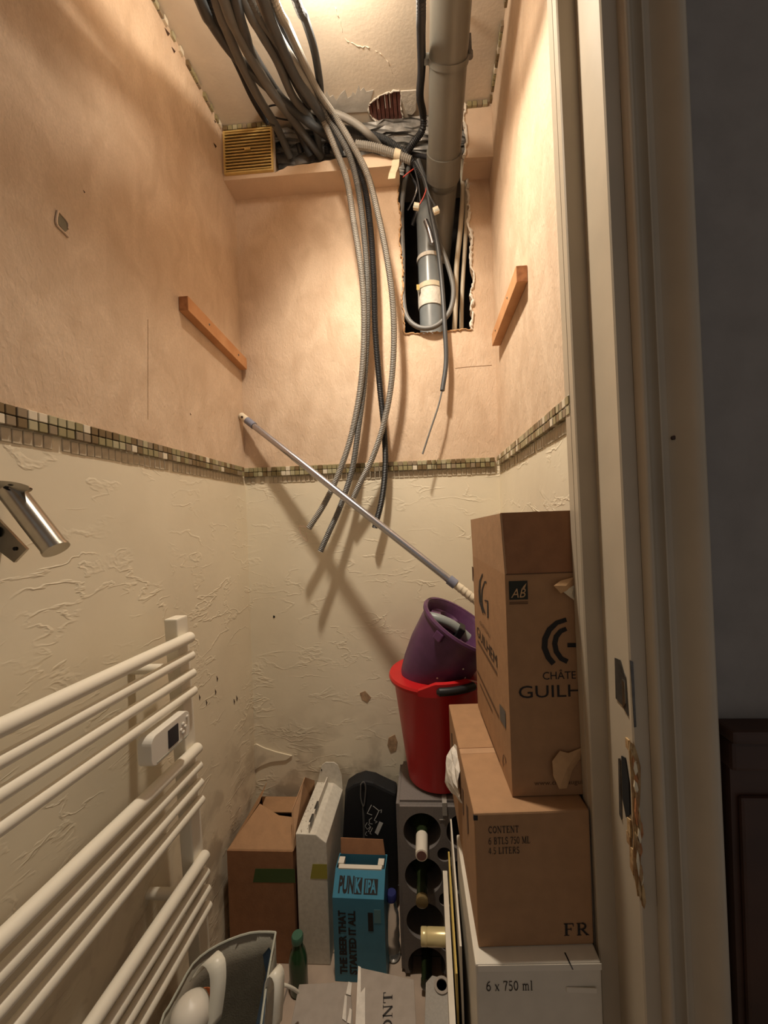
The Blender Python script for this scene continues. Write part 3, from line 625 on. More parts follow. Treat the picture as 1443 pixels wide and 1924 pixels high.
b = MB(); b.prism([Vector((xf, p[0], p[1])) for p in rrect(sy0, sy1, zc_ - hz * .62, zc_ + hz * .62, .001, 2)], (.0012, 0, 0)); b.build('display', M_screen, th)
for y_, z_, s_ in ((.80, .25, .0035), (.74, -.05, .003), (.86, -.05, .003), (.80, -.35, .0035), (.92, .55, .003)):
    b = MB(); b.lathe([(s_, 0), (s_, .0018), (s_ * .7, .0026)], 14, Matrix.Translation((xf, ya + (yb_ - ya) * y_, zc_ + hz * z_)) @ Matrix.Rotation(math.pi / 2, 4, 'Y')); b.build('button', M_plastic_w, th, smooth=True)
b = MB(); b.box((xf, ya + .012, zc_ - hz * .86), (xf + .0006, yb_ - .006, zc_ - hz * .80)); b.build('groove', M_trim, th)
b = MB(); b.box((XB - .03, ya + .03, zc_ - hz - .006), (XB - .004, yb_ - .02, zc_ + hz * .5)); b.build('housing', M_rad, r_, bevel=.003)

# ---------------------------------------------------------------- drain pipe and things in the shaft
def drain(path, radius, joints=(), m=M_pvc):
    b = MB(); b.tube(smooth_path(path, .02), radius, 36); return b
pw = [(847, 0, .857), (842, 120, .927), (836, 290, 1.13)]
p_top = PY(847, 4, .857); p_mid = PY(842, 120, .938); p_bot = PY(834, 300, 1.13)
dirp = (p_top - p_bot).normalized(); p_far = p_bot + dirp * .56
pipe = thing('drain_pipe', 'thick grey drain pipe running along the ceiling into the wall hole', 'pipe', p_bot)
R = .0465
b = MB(); b.tube([p_far, p_bot], R, 40); b.build('straight_pipe', M_pvc, pipe, smooth=True)
el = smooth_path([p_bot + dirp * .01, p_bot - dirp * .03, PY(832, 345, 1.22), PY(828, 420, 1.30), PY(822, 500, 1.345)], .01)
b = MB(); b.tube([p_bot + dirp * .02, p_bot - dirp * .045], R + .004, 40); b.build('collar', M_pvc, pipe, smooth=True)
b = MB(); b.tube(el[2:], [R * (1 - .12 * i / len(el)) for i in range(len(el) - 2)], 36); b.build('elbow', M_pvc, pipe, smooth=True)
cpos = p_bot + dirp * ((PY(842, 112, .935) - p_bot).dot(dirp))
cl = MB(); cl.lathe([(R + .0005, -.006), (R + .0032, -.006), (R + .0032, .006), (R + .0005, .006)], 40, Matrix.Translation(cpos) @ dirp.to_track_quat('Z', 'Y').to_matrix().to_4x4(), close=True); cl.build('pipe_clip', M_pvc, pipe, smooth=True)
b = MB(); q = cpos + Vector((-R - .006, 0, .003)); b.box((-.006, -.007, -.008), (.006, .007, .008), Matrix.Translation(q)); b.build('clip_lug', M_pvc2, pipe, bevel=.001)
b = MB(); q = cpos + Vector((R + .006, 0, .003)); b.lathe([(.007, -.006), (.007, .006)], 12, Matrix.Translation(q)); b.box((-.008, -.002, -.002), (.004, .002, .05), Matrix.Translation(q)); b.build('clip_screw', M_steel, pipe)
b = MB(); b.tube([cpos + Vector((0, 0, R)), Vector((cpos.x, cpos.y, ZCEIL))], .004, 8); b.build('hanger_rod', M_steel, pipe)
# second pipe standing in the hole
s0, s1 = PY(805, 425, 1.31), PY(812, 640, 1.31)
sp = thing('stand_pipe', 'grey standing pipe inside the wall hole with a white taped joint', 'pipe', (s1.x, s1.y, s1.z - .25))
rp = .040
b = MB(); b.tube([s1 + Vector((0, 0, -.25)), s0], rp, 32); b.build('pipe_tube', M_pvc2, sp, smooth=True)
b = MB(); b.tube(smooth_path([s0 - Vector((0, 0, .01)), s0 + Vector((0, 0, .03)), s0 + Vector((.02, .0, .07)), s0 + Vector((.05, 0, .10))], .01), [rp * .99] * 2 + [rp * .95] * 40 if False else rp * .985, 28); b.build('bend', M_pvc2, sp, smooth=True)
def ring(y_, hh, rad, nm, m):
    c = PY(808, y_, 1.31); b = MB(); b.lathe([(rp, -hh), (rad, -hh), (rad * 1.01, 0), (rad, hh), (rp, hh)], 28, Matrix.Translation((s0.x + (s1.x - s0.x) * .5, 1.31, c.z)), close=False); b.build(nm, m, sp, smooth=True)
ring(490, .006, rp + .003, 'sealant_ring', M_white_plaster); ring(566, .028, rp + .003, 'white_tape_wrap', M_white_plaster); ring(545, .008, rp + .0045, 'white_tape_wrap', M_tape)
pl = PY(786, 537, 1.268); b = MB(); b.box((pl.x - .006, 1.2735, pl.z - .01), (pl.x + .004, 1.2745, pl.z + .008)); b.build('yellow_sticker', M_yel, sp)

# ---------------------------------------------------------------- conduits
def conduit(pts, r, m, label, name='conduit', ribbed=True, group=None, n=10, period=.0050):
    P = smooth_path(pts, period / 2 if ribbed else .008); b = MB()
    rr = [r if i % 2 else r * .82 for i in range(len(P))] if ribbed else r
    b.tube(P, rr, n); o = b.build(name, m, smooth=not ribbed); tag(o, label, 'conduit', group); return o
def zp(x, y, z): return PZ(x, y, CZ + z - .13 * max(0., min(1., (190 - y) / 190.)) ** 1.2)
def ext(pts, L=.28):   # prolong towards the door wall, outside the frame
    d = (pts[0] - pts[1]).normalized(); d.z *= .3; return [pts[0] + d * L] + pts
GB = 'conduits bundled under the ceiling'
# the four hanging ones
D1, D2, D3, D4 = 1.13, 1.135, 1.15, 1.125
conduit(ext([zp(486, -8, 1.15), zp(520, 62, 1.15), zp(552, 116, 1.145), zp(581, 168, 1.14), PY(602, 213, 1.085), PY(629, 277, 1.125), PY(652, 340, 1.14), PY(665, 420, 1.155), PY(680, 520, 1.165), PY(684, 620, 1.175), PY(678, 720, 1.18), PY(662, 810, 1.183), PY(640, 880, 1.183), PY(612, 942, 1.18), PY(580, 993, 1.175)]), .0098, M_cond_l, 'light grey ribbed conduit hanging over the tile band, its cut end leftmost', group=None)
conduit(ext([zp(470, -8, 1.17), zp(512, 66, 1.165), zp(556, 128, 1.16), zp(590, 178, 1.155), PY(621, 228, 1.10), PY(654, 286, 1.13), PY(672, 349, 1.15), PY(683, 430, 1.165), PY(690, 520, 1.175), PY(690, 620, 1.185), PY(684, 720, 1.195), PY(674, 800, 1.19), PY(662, 880, 1.185), PY(640, 950, 1.18), PY(618, 1000, 1.175), PY(602, 1036, 1.17)]), .0098, M_cond_g, 'grey ribbed conduit hanging lowest, its cut end below the pole')
conduit(ext([zp(500, -8, 1.19), zp(540, 70, 1.185), zp(582, 150, 1.175), zp(615, 200, 1.16), PY(640, 246, 1.12), PY(660, 291, 1.145), PY(683, 345, 1.165), PY(695, 420, 1.18), PY(702, 520, 1.19), PY(705, 620, 1.195), PY(713, 720, 1.2), PY(721, 800, 1.205), PY(724, 870, 1.21), PY(718, 935, 1.21), PY(704, 992, 1.21)]), .0102, M_cond_k, 'black ribbed conduit hanging straight, its open end just above the pole')
conduit(ext([zp(512, -8, 1.16), zp(540, 50, 1.16), zp(572, 120, 1.155), zp(596, 170, 1.15), PY(629, 218, 1.09), PY(662, 272, 1.115), PY(691, 330, 1.13), PY(712, 410, 1.145), PY(728, 490, 1.155), PY(738, 570, 1.165), PY(740, 650, 1.17), PY(734, 730, 1.18), PY(720, 800, 1.185), PY(700, 860, 1.19), PY(678, 905, 1.195), PY(664, 935, 1.2)]), .0098, M_cond_l, 'light grey ribbed conduit bulging rightmost, ending behind the pole')
# bundle going into the soffit
B_ = [
 ([zp(373, -8, 1.20), zp(399, 44, 1.195), zp(440, 102, 1.19), zp(489, 150, 1.18), zp(532, 189, 1.17), PY(571, 223, 1.12), PY(610, 252, 1.16), PY(640, 272, 1.21)], .0125, M_cond_d, 'thick dark conduit forming the left edge of the bundle', False),
 ([zp(404, -8, 1.19), zp(425, 53, 1.185), zp(450, 112, 1.18), zp(484, 180, 1.17), PY(522, 243, 1.155), PY(545, 296, 1.22)], .0115, M_cond_g, 'grey conduit dropping into the soffit beside the grille', False),
 ([zp(440, -8, 1.18), zp(460, 63, 1.175), zp(474, 107, 1.17), zp(508, 170, 1.16), PY(552, 228, 1.14), PY(583, 291, 1.215)], .012, M_cond_d, 'dark conduit in the middle of the bundle entering the soffit', False),
 ([zp(418, -8, 1.17), zp(446, 60, 1.165), zp(478, 120, 1.16), zp(516, 180, 1.15), PY(556, 232, 1.13), PY(604, 296, 1.225)], .0115, M_cond_g, 'grey conduit lying across the front of the bundle', False),
 ([zp(456, -8, 1.20), zp(489, 58, 1.195), zp(520, 112, 1.19), zp(552, 184, 1.18), PY(590, 233, 1.16), PY(602, 295, 1.225)], .011, M_cond_g, 'grey conduit second from the light in the bundle', False),
 ([zp(493, -8, 1.145), zp(523, 73, 1.14), zp(557, 146, 1.13), zp(588, 194, 1.12), PY(618, 240, 1.15), PY(640, 292, 1.22)], .012, M_cond_d, 'dark conduit nearest the light in the bundle', False),
 ([zp(392, -8, 1.215), zp(414, 52, 1.21), zp(446, 118, 1.205), zp(474, 180, 1.195), PY(498, 222, 1.155), PY(532, 272, 1.215)], .0105, M_cond_k, 'black conduit behind the left edge of the bundle', True),
 ([zp(428, -8, 1.205), zp(452, 56, 1.2), zp(482, 112, 1.195), zp(515, 165, 1.185), PY(545, 210, 1.165), PY(566, 288, 1.23)], .0105, M_cond_d, 'dark conduit half hidden high in the bundle', False),
 ([zp(478, -8, 1.205), zp(506, 60, 1.2), zp(538, 122, 1.195), zp(566, 176, 1.185), PY(596, 222, 1.17), PY(628, 286, 1.235)], .0098, M_cond_k, 'black conduit half hidden between grey ones near the light', True),
 ([zp(553, -8, 1.20), zp(572, 34, 1.20), zp(590, 92, 1.195), zp(600, 150, 1.19), PY(605, 200, 1.17), PY(616, 290, 1.23)], .0098, M_cond_d, 'single dark conduit running apart to the right of the bundle', True)]
for pts, r, m, lab, rb in B_: conduit(ext(pts), r, m, lab, ribbed=rb)
conduit([PY(535, 190, 1.10), PY(585, 205, 1.12), PY(632, 215, 1.14), PY(664, 230, 1.15), PY(690, 250, 1.16), PY(712, 274, 1.21), PY(725, 300, 1.24)], .0105, M_cond_l, 'smooth light grey hose crossing above the soffit lip', ribbed=False)
conduit([PY(540, 200, 1.13), PY(600, 232, 1.16), PY(665, 245, 1.185), PY(715, 258, 1.20), PY(745, 275, 1.21), PY(770, 296, 1.23), PY(790, 330, 1.28)], .0098, M_cond_d, 'dark green-grey ribbed conduit running toward the drain pipe')
conduit([PY(668, 272, 1.15), PY(692, 275, 1.155), PY(717, 281, 1.16), PY(746, 291, 1.165), PY(772, 302, 1.17)], .0125, M_cond_l, 'short grey ribbed sleeve lying on the soffit lip with tape', name='conduit_sleeve', period=.006)
b = MB(); c = [PY(741, 289, 1.164), PY(752, 293, 1.167)]; b.tube(c, .0142, 18); tp = thing('tape_strip', 'cream masking tape wrapped on the ribbed sleeve with a hanging tail', 'tape', c[0]); b.build('wrap', M_tape, tp, smooth=True)
ta = [PY(743, 300, 1.148), PY(742, 312, 1.147), PY(737, 325, 1.15), PY(735, 336, 1.147)]
b = MB(); b.add([p + Vector((dx, 0, 0)) for p in ta for dx in (-.010, .012)], [(2 * i, 2 * i + 1, 2 * i + 3, 2 * i + 2) for i in range(3)]); b.build('tail', M_tape, tp, solid=.0005)
# zip tie round the bundle
cz = PY(538, 212, 1.12); b = MB(); P = [cz + RR * (.058 * math.cos(a)) + (UU * .35 + RR * .16) * (.055 * math.sin(a)) + FW * (.04 * math.sin(a)) for a in np.linspace(0, 2 * math.pi, 40)]
b.tube(P, .0022, 6); b.tube([PY(505, 232, 1.1), PY(516, 236, 1.1)], .002, 6); tag(b.build('cable_tie', M_cond_k, smooth=True), 'black cable tie around the conduit bundle', 'cable tie')
# dark conduit left of the drain pipe
conduit(ext([zp(791, -8, 1.17), zp(791, 60, 1.165), zp(792, 130, 1.16), zp(789, 180, 1.155), PY(795, 215, 1.13), PY(793, 245, 1.16), PY(772, 275, 1.20), PY(758, 300, 1.27)], .3), .0105, M_cond_k, 'black ribbed conduit running along the left of the drain pipe', n=12)
# cables in the hole
def cable(pts, r, m, label, name='cable', cat='cable'):
    b = MB(); b.tube(smooth_path(pts, .006), r, 10); return tag(b.build(name, m, smooth=True), label, cat)
cable([PY(772, 300, 1.27), PY(760, 345, 1.262), PY(755, 400, 1.26), PY(757, 480, 1.258), PY(758, 560, 1.256), PY(766, 598, 1.25), PY(790, 616, 1.238), PY(820, 612, 1.23), PY(845, 585, 1.235), PY(852, 545, 1.24), PY(842, 500, 1.25), PY(828, 462, 1.26), PY(815, 420, 1.29)], .0078, M_cond_g, 'grey cable looped at the bottom of the wall hole')
cable([PY(785, 300, 1.17), PY(800, 345, 1.19), PY(810, 400, 1.21), PY(822, 460, 1.225), PY(830, 530, 1.232), PY(836, 620, 1.225), PY(838, 680, 1.22), PY(831, 734, 1.21)], .0075, M_cond_d, 'dark conduit hanging out of the wall hole', name='conduit', cat='conduit')
cable([PY(831, 732, 1.21), PY(823, 765, 1.205), PY(808, 810, 1.2), PY(794, 853, 1.195)], .0028, M_cond_g, 'thin grey wire poking out of the hanging dark conduit', name='wire', cat='wire')
cable([PY(866, 300, 1.23), PY(870, 345, 1.26), PY(866, 420, 1.275), PY(858, 500, 1.285), PY(856, 570, 1.29), PY(852, 660, 1.30)], .0085, M_hose, 'thick cream pipe at the right side of the wall hole', name='water_pipe', cat='pipe')
cable([PY(874, 300, 1.25), PY(877, 380, 1.27), PY(874, 460, 1.285), PY(868, 560, 1.295), PY(867, 660, 1.30)], .0072, M_hose, 'thin cream pipe rightmost in the wall hole', name='water_pipe', cat='pipe')
cable([PY(700, 262, 1.225), PY(745, 284, 1.235), PY(778, 290, 1.225), PY(805, 296, 1.20)], .0065, M_cond_k, 'black cable passing behind the drain pipe collar')
cable([PY(781, 306, 1.175), PY(794, 330, 1.165), PY(801, 352, 1.165), PY(795, 372, 1.17), PY(788, 384, 1.175)], .0017, M_red_w, 'thin red wire curling down to the left terminal block', name='wire', cat='wire')
cable([PY(779, 316, 1.18), PY(768, 324, 1.175), PY(757, 333, 1.18)], .0016, M_red_w, 'short red wire stub sticking out left of the sleeve', name='wire', cat='wire')
cable([PY(780, 304, 1.172), PY(797, 335, 1.16), PY(806, 365, 1.155), PY(818, 388, 1.165)], .003, M_cond_d, 'dark wire leading to the right terminal block', name='wire', cat='wire')
cable([PY(776, 306, 1.178), PY(786, 345, 1.18), PY(790, 380, 1.185)], .0026, M_cond_k, 'black wire leading to the left terminal block', name='wire', cat='wire')
def conn(px, py, d, rot, lab):
    q = PY(px, py, d); o = thing('terminal_block', lab, 'connector', q - Vector((0, 0, .012)), (0, rot, 0)); b = MB(); b.box((-.0085, -.006, 0), (.0085, .006, .017)); b.build('body', M_creamp, o, world=False, bevel=.0015)
    b = MB(); b.box((-.007, -.0068, .002), (.007, -.006, .008)); b.build('slot', M_trim, o, world=False)
conn(781, 386, 1.172, .25, 'small cream terminal block hanging at the left in the hole'); conn(821, 393, 1.165, -.35, 'small cream terminal block hanging at the right in the hole')
b = MB(); b.tube(smooth_path([PY(800, 415, 1.235), PY(806, 432, 1.23), PY(813, 458, 1.235)], .006), [.008] * 3 + [.0085] * 40 if False else .008, 10); tag(b.build('silver_connector', M_alu, smooth=True), 'crinkled silver connector sleeve in front of the standing pipe', 'connector')
cable([PY(765, 300, 1.33), PY(782, 335, 1.32), PY(786, 390, 1.31), PY(775, 425, 1.33)], .010, M_cond_k, 'black cable deep inside the upper left of the hole')
cable([PY(772, 330, 1.30), PY(783, 352, 1.29), PY(778, 372, 1.30), PY(766, 395, 1.32)], .004, M_alu, 'thin silvery wire deep inside the hole', name='wire', cat='wire')
# pull strings at conduit ends
cable([PY(579, 992, 1.175), PY(566, 988, 1.185), PY(562, 994, 1.185), PY(568, 1008, 1.185), PY(578, 1018, 1.187), PY(574, 1000, 1.187)], .0005, M_copper, 'hair-thin pull string curling from the leftmost conduit end', name='pull_string', cat='string')

# ---------------------------------------------------------------- mop pole
def cyl(b, a, c, r, n=20, M=None): b.tube([a, c], r, n); return b
pa, pz = PY(453, 781, 1.225), PY(905, 1137, 1.045)
# keep the tip in front of the corner
pd = (pz - pa).normalized(); Lp = (pz - pa).length
pole = thing('mop_pole', 'metal telescopic mop pole leaning across the back corner', 'pole', pz)
def seg(t0, t1, r, nm, m, n=20):
    b = MB(); b.tube([pa + pd * (Lp * t0), pa + pd * (Lp * t1)], r, n); b.build(nm, m, pole, smooth=True)
seg(0, .035, .0115, 'cream_tip', M_creamp); seg(.03, .065, .0118, 'grip_collar', M_collar); seg(.06, .26, .0100, 'tube_section', M_alu); seg(.25, .895, .0108, 'tube_section', M_alu); seg(.885, .91, .0138, 'lock_collar', M_collar); seg(.905, 1, .0112, 'threaded_end', M_creamp)
q = pa + pd * (Lp * .022) + Vector((-.006, -.0095, .004)); b = MB(); b.lathe([(.004, -.002), (.004, .002)], 10, Matrix.Translation(q) @ Matrix.Rotation(math.pi / 2, 4, 'X')); b.build('hang_hole', M_dwood, pole)
for i in range(5): seg(.925 + i * .014, .93 + i * .014, .0122, 'thread', M_creamp)

# ---------------------------------------------------------------- bottle rack (grey polystyrene)
zr = PY(745, 1508, 1.0).z; xr0 = PY(745, 1560, 1.0).x; RW, RD = .235, .18; RYF = 1.0
rack = thing('bottle_rack', 'grey polystyrene bottle rack against the back wall', 'rack', (xr0 + RW / 2, RYF + RD / 2, 0))
holes = []
hc = [PY(791, 1563, 1.0), PY(796, 1647, 1.0), PY(800, 1732, 1.0), PY(803, 1815, 1.0)]
bx = bmesh.new(); bmesh.ops.create_cube(bx, size=1)
for v in bx.verts: v.co = Vector((xr0 + (v.co.x + .5) * RW, RYF + (v.co.y + .5) * RD, (v.co.z + .5) * zr))
bmesh.ops.bevel(bx, geom=[e for e in bx.edges], offset=.010, segments=3, affect='EDGES')
me = bpy.data.meshes.new('rack_body'); bx.to_mesh(me); bx.free(); me.materials.append(M_styro)
Mi = MW[rack.name].inverted(); me.transform(Mi); ro = bpy.data.objects.new('rack_body', me); COL.objects.link(ro); MW['rack_body'] = MW[rack.name]
cut = bmesh.new()
def addcut(x, z, r, dep):
    res = bmesh.ops.create_cone(cut, cap_ends=True, segments=40, radius1=r, radius2=r * .97, depth=dep)
    for v in res['verts']: v.co = Vector((x + v.co.x, RYF + v.co.z + dep / 2 - .01, z - v.co.y))
hx = sum(p.x for p in hc) / 4
for p in hc:
    addcut(hx, p.z, .049, .17); addcut(hx + .112, p.z + .0, .049, .17)
for i in range(3):
    zz = (hc[i].z + hc[i + 1].z) / 2; addcut(hx + .056, zz, .0185, .10)
cm = bpy.data.meshes.new('cut'); cut.to_mesh(cm); cut.free(); cm.transform(Mi); co = bpy.data.objects.new('cut', cm); COL.objects.link(co)
md = ro.modifiers.new('b', 'BOOLEAN'); md.object = co; md.operation = 'DIFFERENCE'; md.solver = 'EXACT'
dg = bpy.context.evaluated_depsgraph_get(); nm = bpy.data.meshes.new_from_object(ro.evaluated_get(dg)); ro.modifiers.clear(); ro.data = nm; ro.parent = rack
bpy.data.objects.remove(co)
for p in nm.polygons: p.use_smooth = True
nm.set_sharp_from_angle(angle=math.radians(35))
q = PY(835, 1505, 1.0); b = MB(); b.box((q.x - .006, RYF - .004, zr - .03), (q.x + .006, RYF + .05, zr + .003)); b.build('ridge', M_styro2, rack)
b = MB(); q = PY(832, 1535, 1.0); b.box((q.x - .009, RYF - .0012, q.z - .008), (q.x + .006, RYF, q.z - .006)); b.build('mould_mark', M_styro2, rack)
def wine(px, py, cap, lab, dfront, tilt=0, capm=None, glass=M_glassd):
    """bottle lying in the rack, neck to the viewer"""
    q = PY(px, py, dfront); L = .225
    o = thing('wine_bottle', lab, 'bottle', (q.x, dfront, q.z)); Mx = Matrix.Rotation(-math.pi / 2, 4, 'X') @ Matrix.Identity(4)
    Mx = Matrix.Rotation(math.radians(tilt), 4, 'X') @ Matrix.Rotation(-math.pi / 2, 4, 'X')
    b = MB(); b.lathe([(.0, .004), (.0135, .004), (.0138, .07), (.017, .085), (.036, .115), (.037, .13), (.037, .15), (.0, .155)], 28, Mx); b.build('glass_body', glass, o, world=False, smooth=True)
    if cap:
        b = MB(); b.lathe([(.012, .0), (.0148, .001), (.0152, .058), (.0142, .059)], 24, Mx); cp = b.build('capsule', capm, o, world=False, smooth=True)
        b = MB(); b.lathe([(.0, -.0008), (.0115, -.0008), (.0122, .001)], 20, Mx); b.build('capsule_top', M_caps_d, o, world=False)
    else:
        b = MB(); b.lathe([(.0125, 0), (.0152, .001), (.0152, .012), (.0135, .013)], 24, Mx); b.build('lip', glass if not capm else capm, o, world=False, smooth=True)
        b = MB(); b.lathe([(.0, .002), (.009, .001), (.0095, .004)], 16, Mx); b.build('cork', M_caps_d, o, world=False)
    return o
o1 = wine(792, 1608, True, 'wine bottle with a white capsule in the top rack hole', .93, 0, M_caps_w)
o2 = wine(793, 1697, False, 'wine bottle with a bare glass neck in the second rack hole', .93, 0, mat('brownish_glass_lip', (.18, .13, .06), .2))
o3 = wine(810, 1866, False, 'dark wine bottle in the lowest rack hole', .96, 0)

o3.location = (hx, .958, hc[3].z)
# ---------------------------------------------------------------- buckets
bc = Vector((PY(826, 1400, 1.115).x, 1.112, zr + .001)); Rb, Rt, Hb = .092, .130, PY(735, 1262, 1.11).z - zr
red = thing('red_bucket', 'red plastic bucket standing on the bottle rack', 'bucket', bc)
b = MB(); b.lathe([(0, .004), (Rb - .012, 0), (Rb, .008), (Rt - .004, Hb - .01), (Rt, Hb - .004), (Rt - .002, Hb), (Rt - .006, Hb - .004), (Rb - .004, .012), (0, .012)], 56); b.build('shell', M_redp, red, world=False, smooth=True)
b = MB(); b.lathe([(Rt - .003, Hb - .012), (Rt + .007, Hb - .012), (Rt + .009, Hb - .004), (Rt + .006, Hb + .002), (Rt - .002, Hb + .002)], 56); b.build('rim', M_redp, red, world=False, smooth=True)
# raised grip section of the rim, at the front right
angs = [math.radians(a) for a in np.linspace(-112, -38, 20)]
b = MB(); vs = []; fs = []
for i, a in enumerate(angs):
    t = i / 19; up = .020 * min(1, t * 4, (1 - t) * 4); u = Vector((math.cos(a), math.sin(a), 0))
    vs += [u * (Rt - .002) + Vector((0, 0, Hb - .014)), u * (Rt + .010) + Vector((0, 0, Hb - .014)), u * (Rt + .011) + Vector((0, 0, Hb + up)), u * (Rt + .002) + Vector((0, 0, Hb + up + .003)), u * (Rt - .004) + Vector((0, 0, Hb + up))]
    if i: k = (i - 1) * 5; fs += [(k + j, k + (j + 1) % 5, k + 5 + (j + 1) % 5, k + 5 + j) for j in range(5)]
b.add(vs, fs); b.build('handle_lip', M_redp, red, world=False, smooth=True)
ang2 = [math.radians(a) for a in np.linspace(-92, -48, 16)]
b = MB(); b.tube([Vector((math.cos(a) * (Rt + .015), math.sin(a) * (Rt + .015), Hb + .004)) for a in ang2], [.004] + [.0105] * 14 + [.004], 12); b.build('black_grip', M_grip, red, world=False, smooth=True)
# purple bucket jammed into it
PA = Vector((.50, -.16, .80)).normalized(); pc = PY(866, 1172, 1.075); Hp = .215
Z_ = PA; X_ = Vector((-.8, 0, .5)); X_ = (X_ - Z_ * X_.dot(Z_)).normalized(); Y_ = Z_.cross(X_)
Mp = Matrix(((X_.x, Y_.x, Z_.x, 0), (X_.y, Y_.y, Z_.y, 0), (X_.z, Y_.z, Z_.z, 0), (0, 0, 0, 1))); base = pc - PA * Hp
Mp = Matrix.Translation(base) @ Mp
pur = thing('purple_bucket', 'purple bucket tilted inside the red bucket', 'bucket', M=Mp)
b = MB(); b.lathe([(0, .0), (.060, .0), (.076, .008), (.088, .05), (.100, .11), (.108, Hp - .01), (.110, Hp), (.106, Hp), (.100, Hp - .01), (.072, .012), (0, .010)], 56); b.build('shell', M_purp, pur, world=False, smooth=True)
b = MB(); b.lathe([(.104, Hp - .009), (.1155, Hp - .009), (.1175, Hp - .002), (.1145, Hp + .004), (.108, Hp + .003)], 56, close=True); b.build('rim', M_purp, pur, world=False, smooth=True)
a0 = math.radians(62)
b = MB(); b.box((-.012, -.006, -.016), (.012, .009, .008), Matrix.Rotation(a0, 4, 'Z') @ Matrix.Translation((.109, 0, Hp - .018)) @ Matrix.Rotation(-math.pi / 2, 4, 'Z')); b.build('handle_lug', M_purp, pur, world=False, bevel=.003)
for a_, h_, s_ in ((1.75, .07, .006), (1.9, .062, .004), (1.6, .09, .003), (2.3, .12, .003), (2.0, .15, .0025)):
    rr_ = .0765 + (h_ - .008) * (.0115 / .042) if h_ < .05 else .088 + (h_ - .05) * .2; b = MB(); b.lathe([(s_, -.0004), (s_ * .6, .0008)], 7, Matrix.Rotation(a_, 4, 'Z') @ Matrix.Translation((rr_, 0, h_)) @ Matrix.Rotation(math.pi / 2, 4, 'Y')); b.build('paint_splash', M_caps_w, pur, world=False)
mp = thing('mop_wringer', 'grey mop wringer piece inside the purple bucket', 'mop part', M=Mp @ Matrix.Translation((.02, 0, Hp - .05)))
b = MB(); b.tube(smooth_path([Vector((.075, .02, .025)), Vector((.045, .03, .04)), Vector((.0, .03, .045)), Vector((-.05, .03, .035))], .006), .014, 14); b.build('squeeze_arm', M_mop, mp, world=False, smooth=True)
b = MB(); b.lathe([(.05, 0), (.055, .03), (.03, .04), (.02, .02), (.0, .018)], 24, Matrix.Translation((.01, -.02, 0))); b.build('cup', M_purp, mp, world=False, smooth=True)
b = MB(); b.box((-.03, .012, .02), (-.012, .05, .058)); b.build('clip', M_grip, mp, world=False, bevel=.003)

# ---------------------------------------------------------------- cartons on the right
TH = math.radians(3.2)
z1 = PY(890, 1527, .590).z; C0 = PY(890, 1527, .590)
zbot = PY(893, 1781, .590).z
ux = Vector((math.cos(TH), math.sin(TH), 0)); uy = Vector((-math.sin(TH), math.cos(TH), 0)); uz = Vector((0, 0, 1))
def solid_carton(name, label, corner, wd, dp, h, m, th=TH):
    o = thing(name, label, 'box', corner, (0, 0, th)); b = MB(); b.box((0, 0, 0), (wd, dp, h)); b.build('body', m, o, world=False, bevel=.003); return o
dpC = (PZ(845, 1322, z1) - C0).length
wC = (.2305 - C0.x) / math.cos(TH)
cont = solid_carton('wine_carton', 'brown carton marked 6 BTLS 750 ML in the middle of the stack', Vector((C0.x, C0.y, zbot)), wC, min(dpC, .36), z1 - zbot - .0012, M_card)
FN = -uy
fp = C0 + FN * .0002
def fput(meshd, nm, m, par, P0, N, right, bl, br, tl, thick=.0006):
    A, Bq, Cq = hit(*bl, P0, N), hit(*br, P0, N), hit(*tl, P0, N); return put(meshd, nm, m, par, A, right, uz, abs((Bq - A).dot(Vector(right))), abs((Cq - A).dot(uz)), thick)
for s, y0, y1, x1 in (('CONTENT', 1552, 1566, 975), ('6 BTLS 750 ML', 1573, 1587, 996), ('4.5 LITERS', 1592, 1605, 976)):
    fput(serif_mesh(s), 'lettering', M_ink, cont, fp, FN, ux, (918, y1), (x1, y1), (918, y0))
fput(serif_mesh('FR'), 'lettering', M_ink, cont, fp, FN, ux, (1060, 1758), (1107, 1758), (1060, 1734))
zt1 = z1
b = MB(); Lw = min(dpC, .36)
b.box((.0, Lw * .48, z1 - zbot - .0012), (wC, Lw * .4815, z1 - zbot - .0006)); b.build('top_seam', M_card3, cont, world=False)
b = MB(); b.box((.001, Lw * .43, z1 - zbot - .0012), (wC, Lw * .475, z1 - zbot - .0009)); b.build('tape', M_card2, cont, world=False)
b = MB(); b.box((-.0004, .004, z1 - zbot - .012), (.006, .0, z1 - zbot - .004)); b.build('corner_notch', M_ink, cont, world=False)
# brown print marks on the left face
for i in range(5):
    b = MB(); y_ = .06 + i * .055; zz = (z1 - zbot) * (.82 - .05 * (i % 2)); b.prism([(-.0006, y_, zz), (-.0006, y_ + .022, zz - .01), (-.0006, y_ + .018, zz - .06), (-.0006, y_ + .002, zz - .045)], (.0002, 0, 0)); b.build('side_print', M_ink2, cont, world=False)
# torn paper tape hanging off the back left edge
rs = np.random.RandomState(9); tq = [PY(x, y, d) for x, y, d in ((858, 1398, .80), (846, 1412, .80), (838, 1436, .79), (836, 1460, .785), (843, 1482, .78))]
def strip3(path, wv, jit):
    vs = []
    for p in path:
        for k in range(5): vs.append(p + wv * (k / 4) + Vector(rs.uniform(-jit, jit, 3)))
    n = len(path); return vs, [(5 * i + k, 5 * i + k + 1, 5 * i + 6 + k, 5 * i + 5 + k) for i in range(n - 1) for k in range(4)]
b = MB(); b.add(*strip3(smooth_path(tq, .012), Vector((.022, -.05, .004)), .004)); pt_ = b.build('torn_paper_tape', M_paper, cont, solid=.0006)
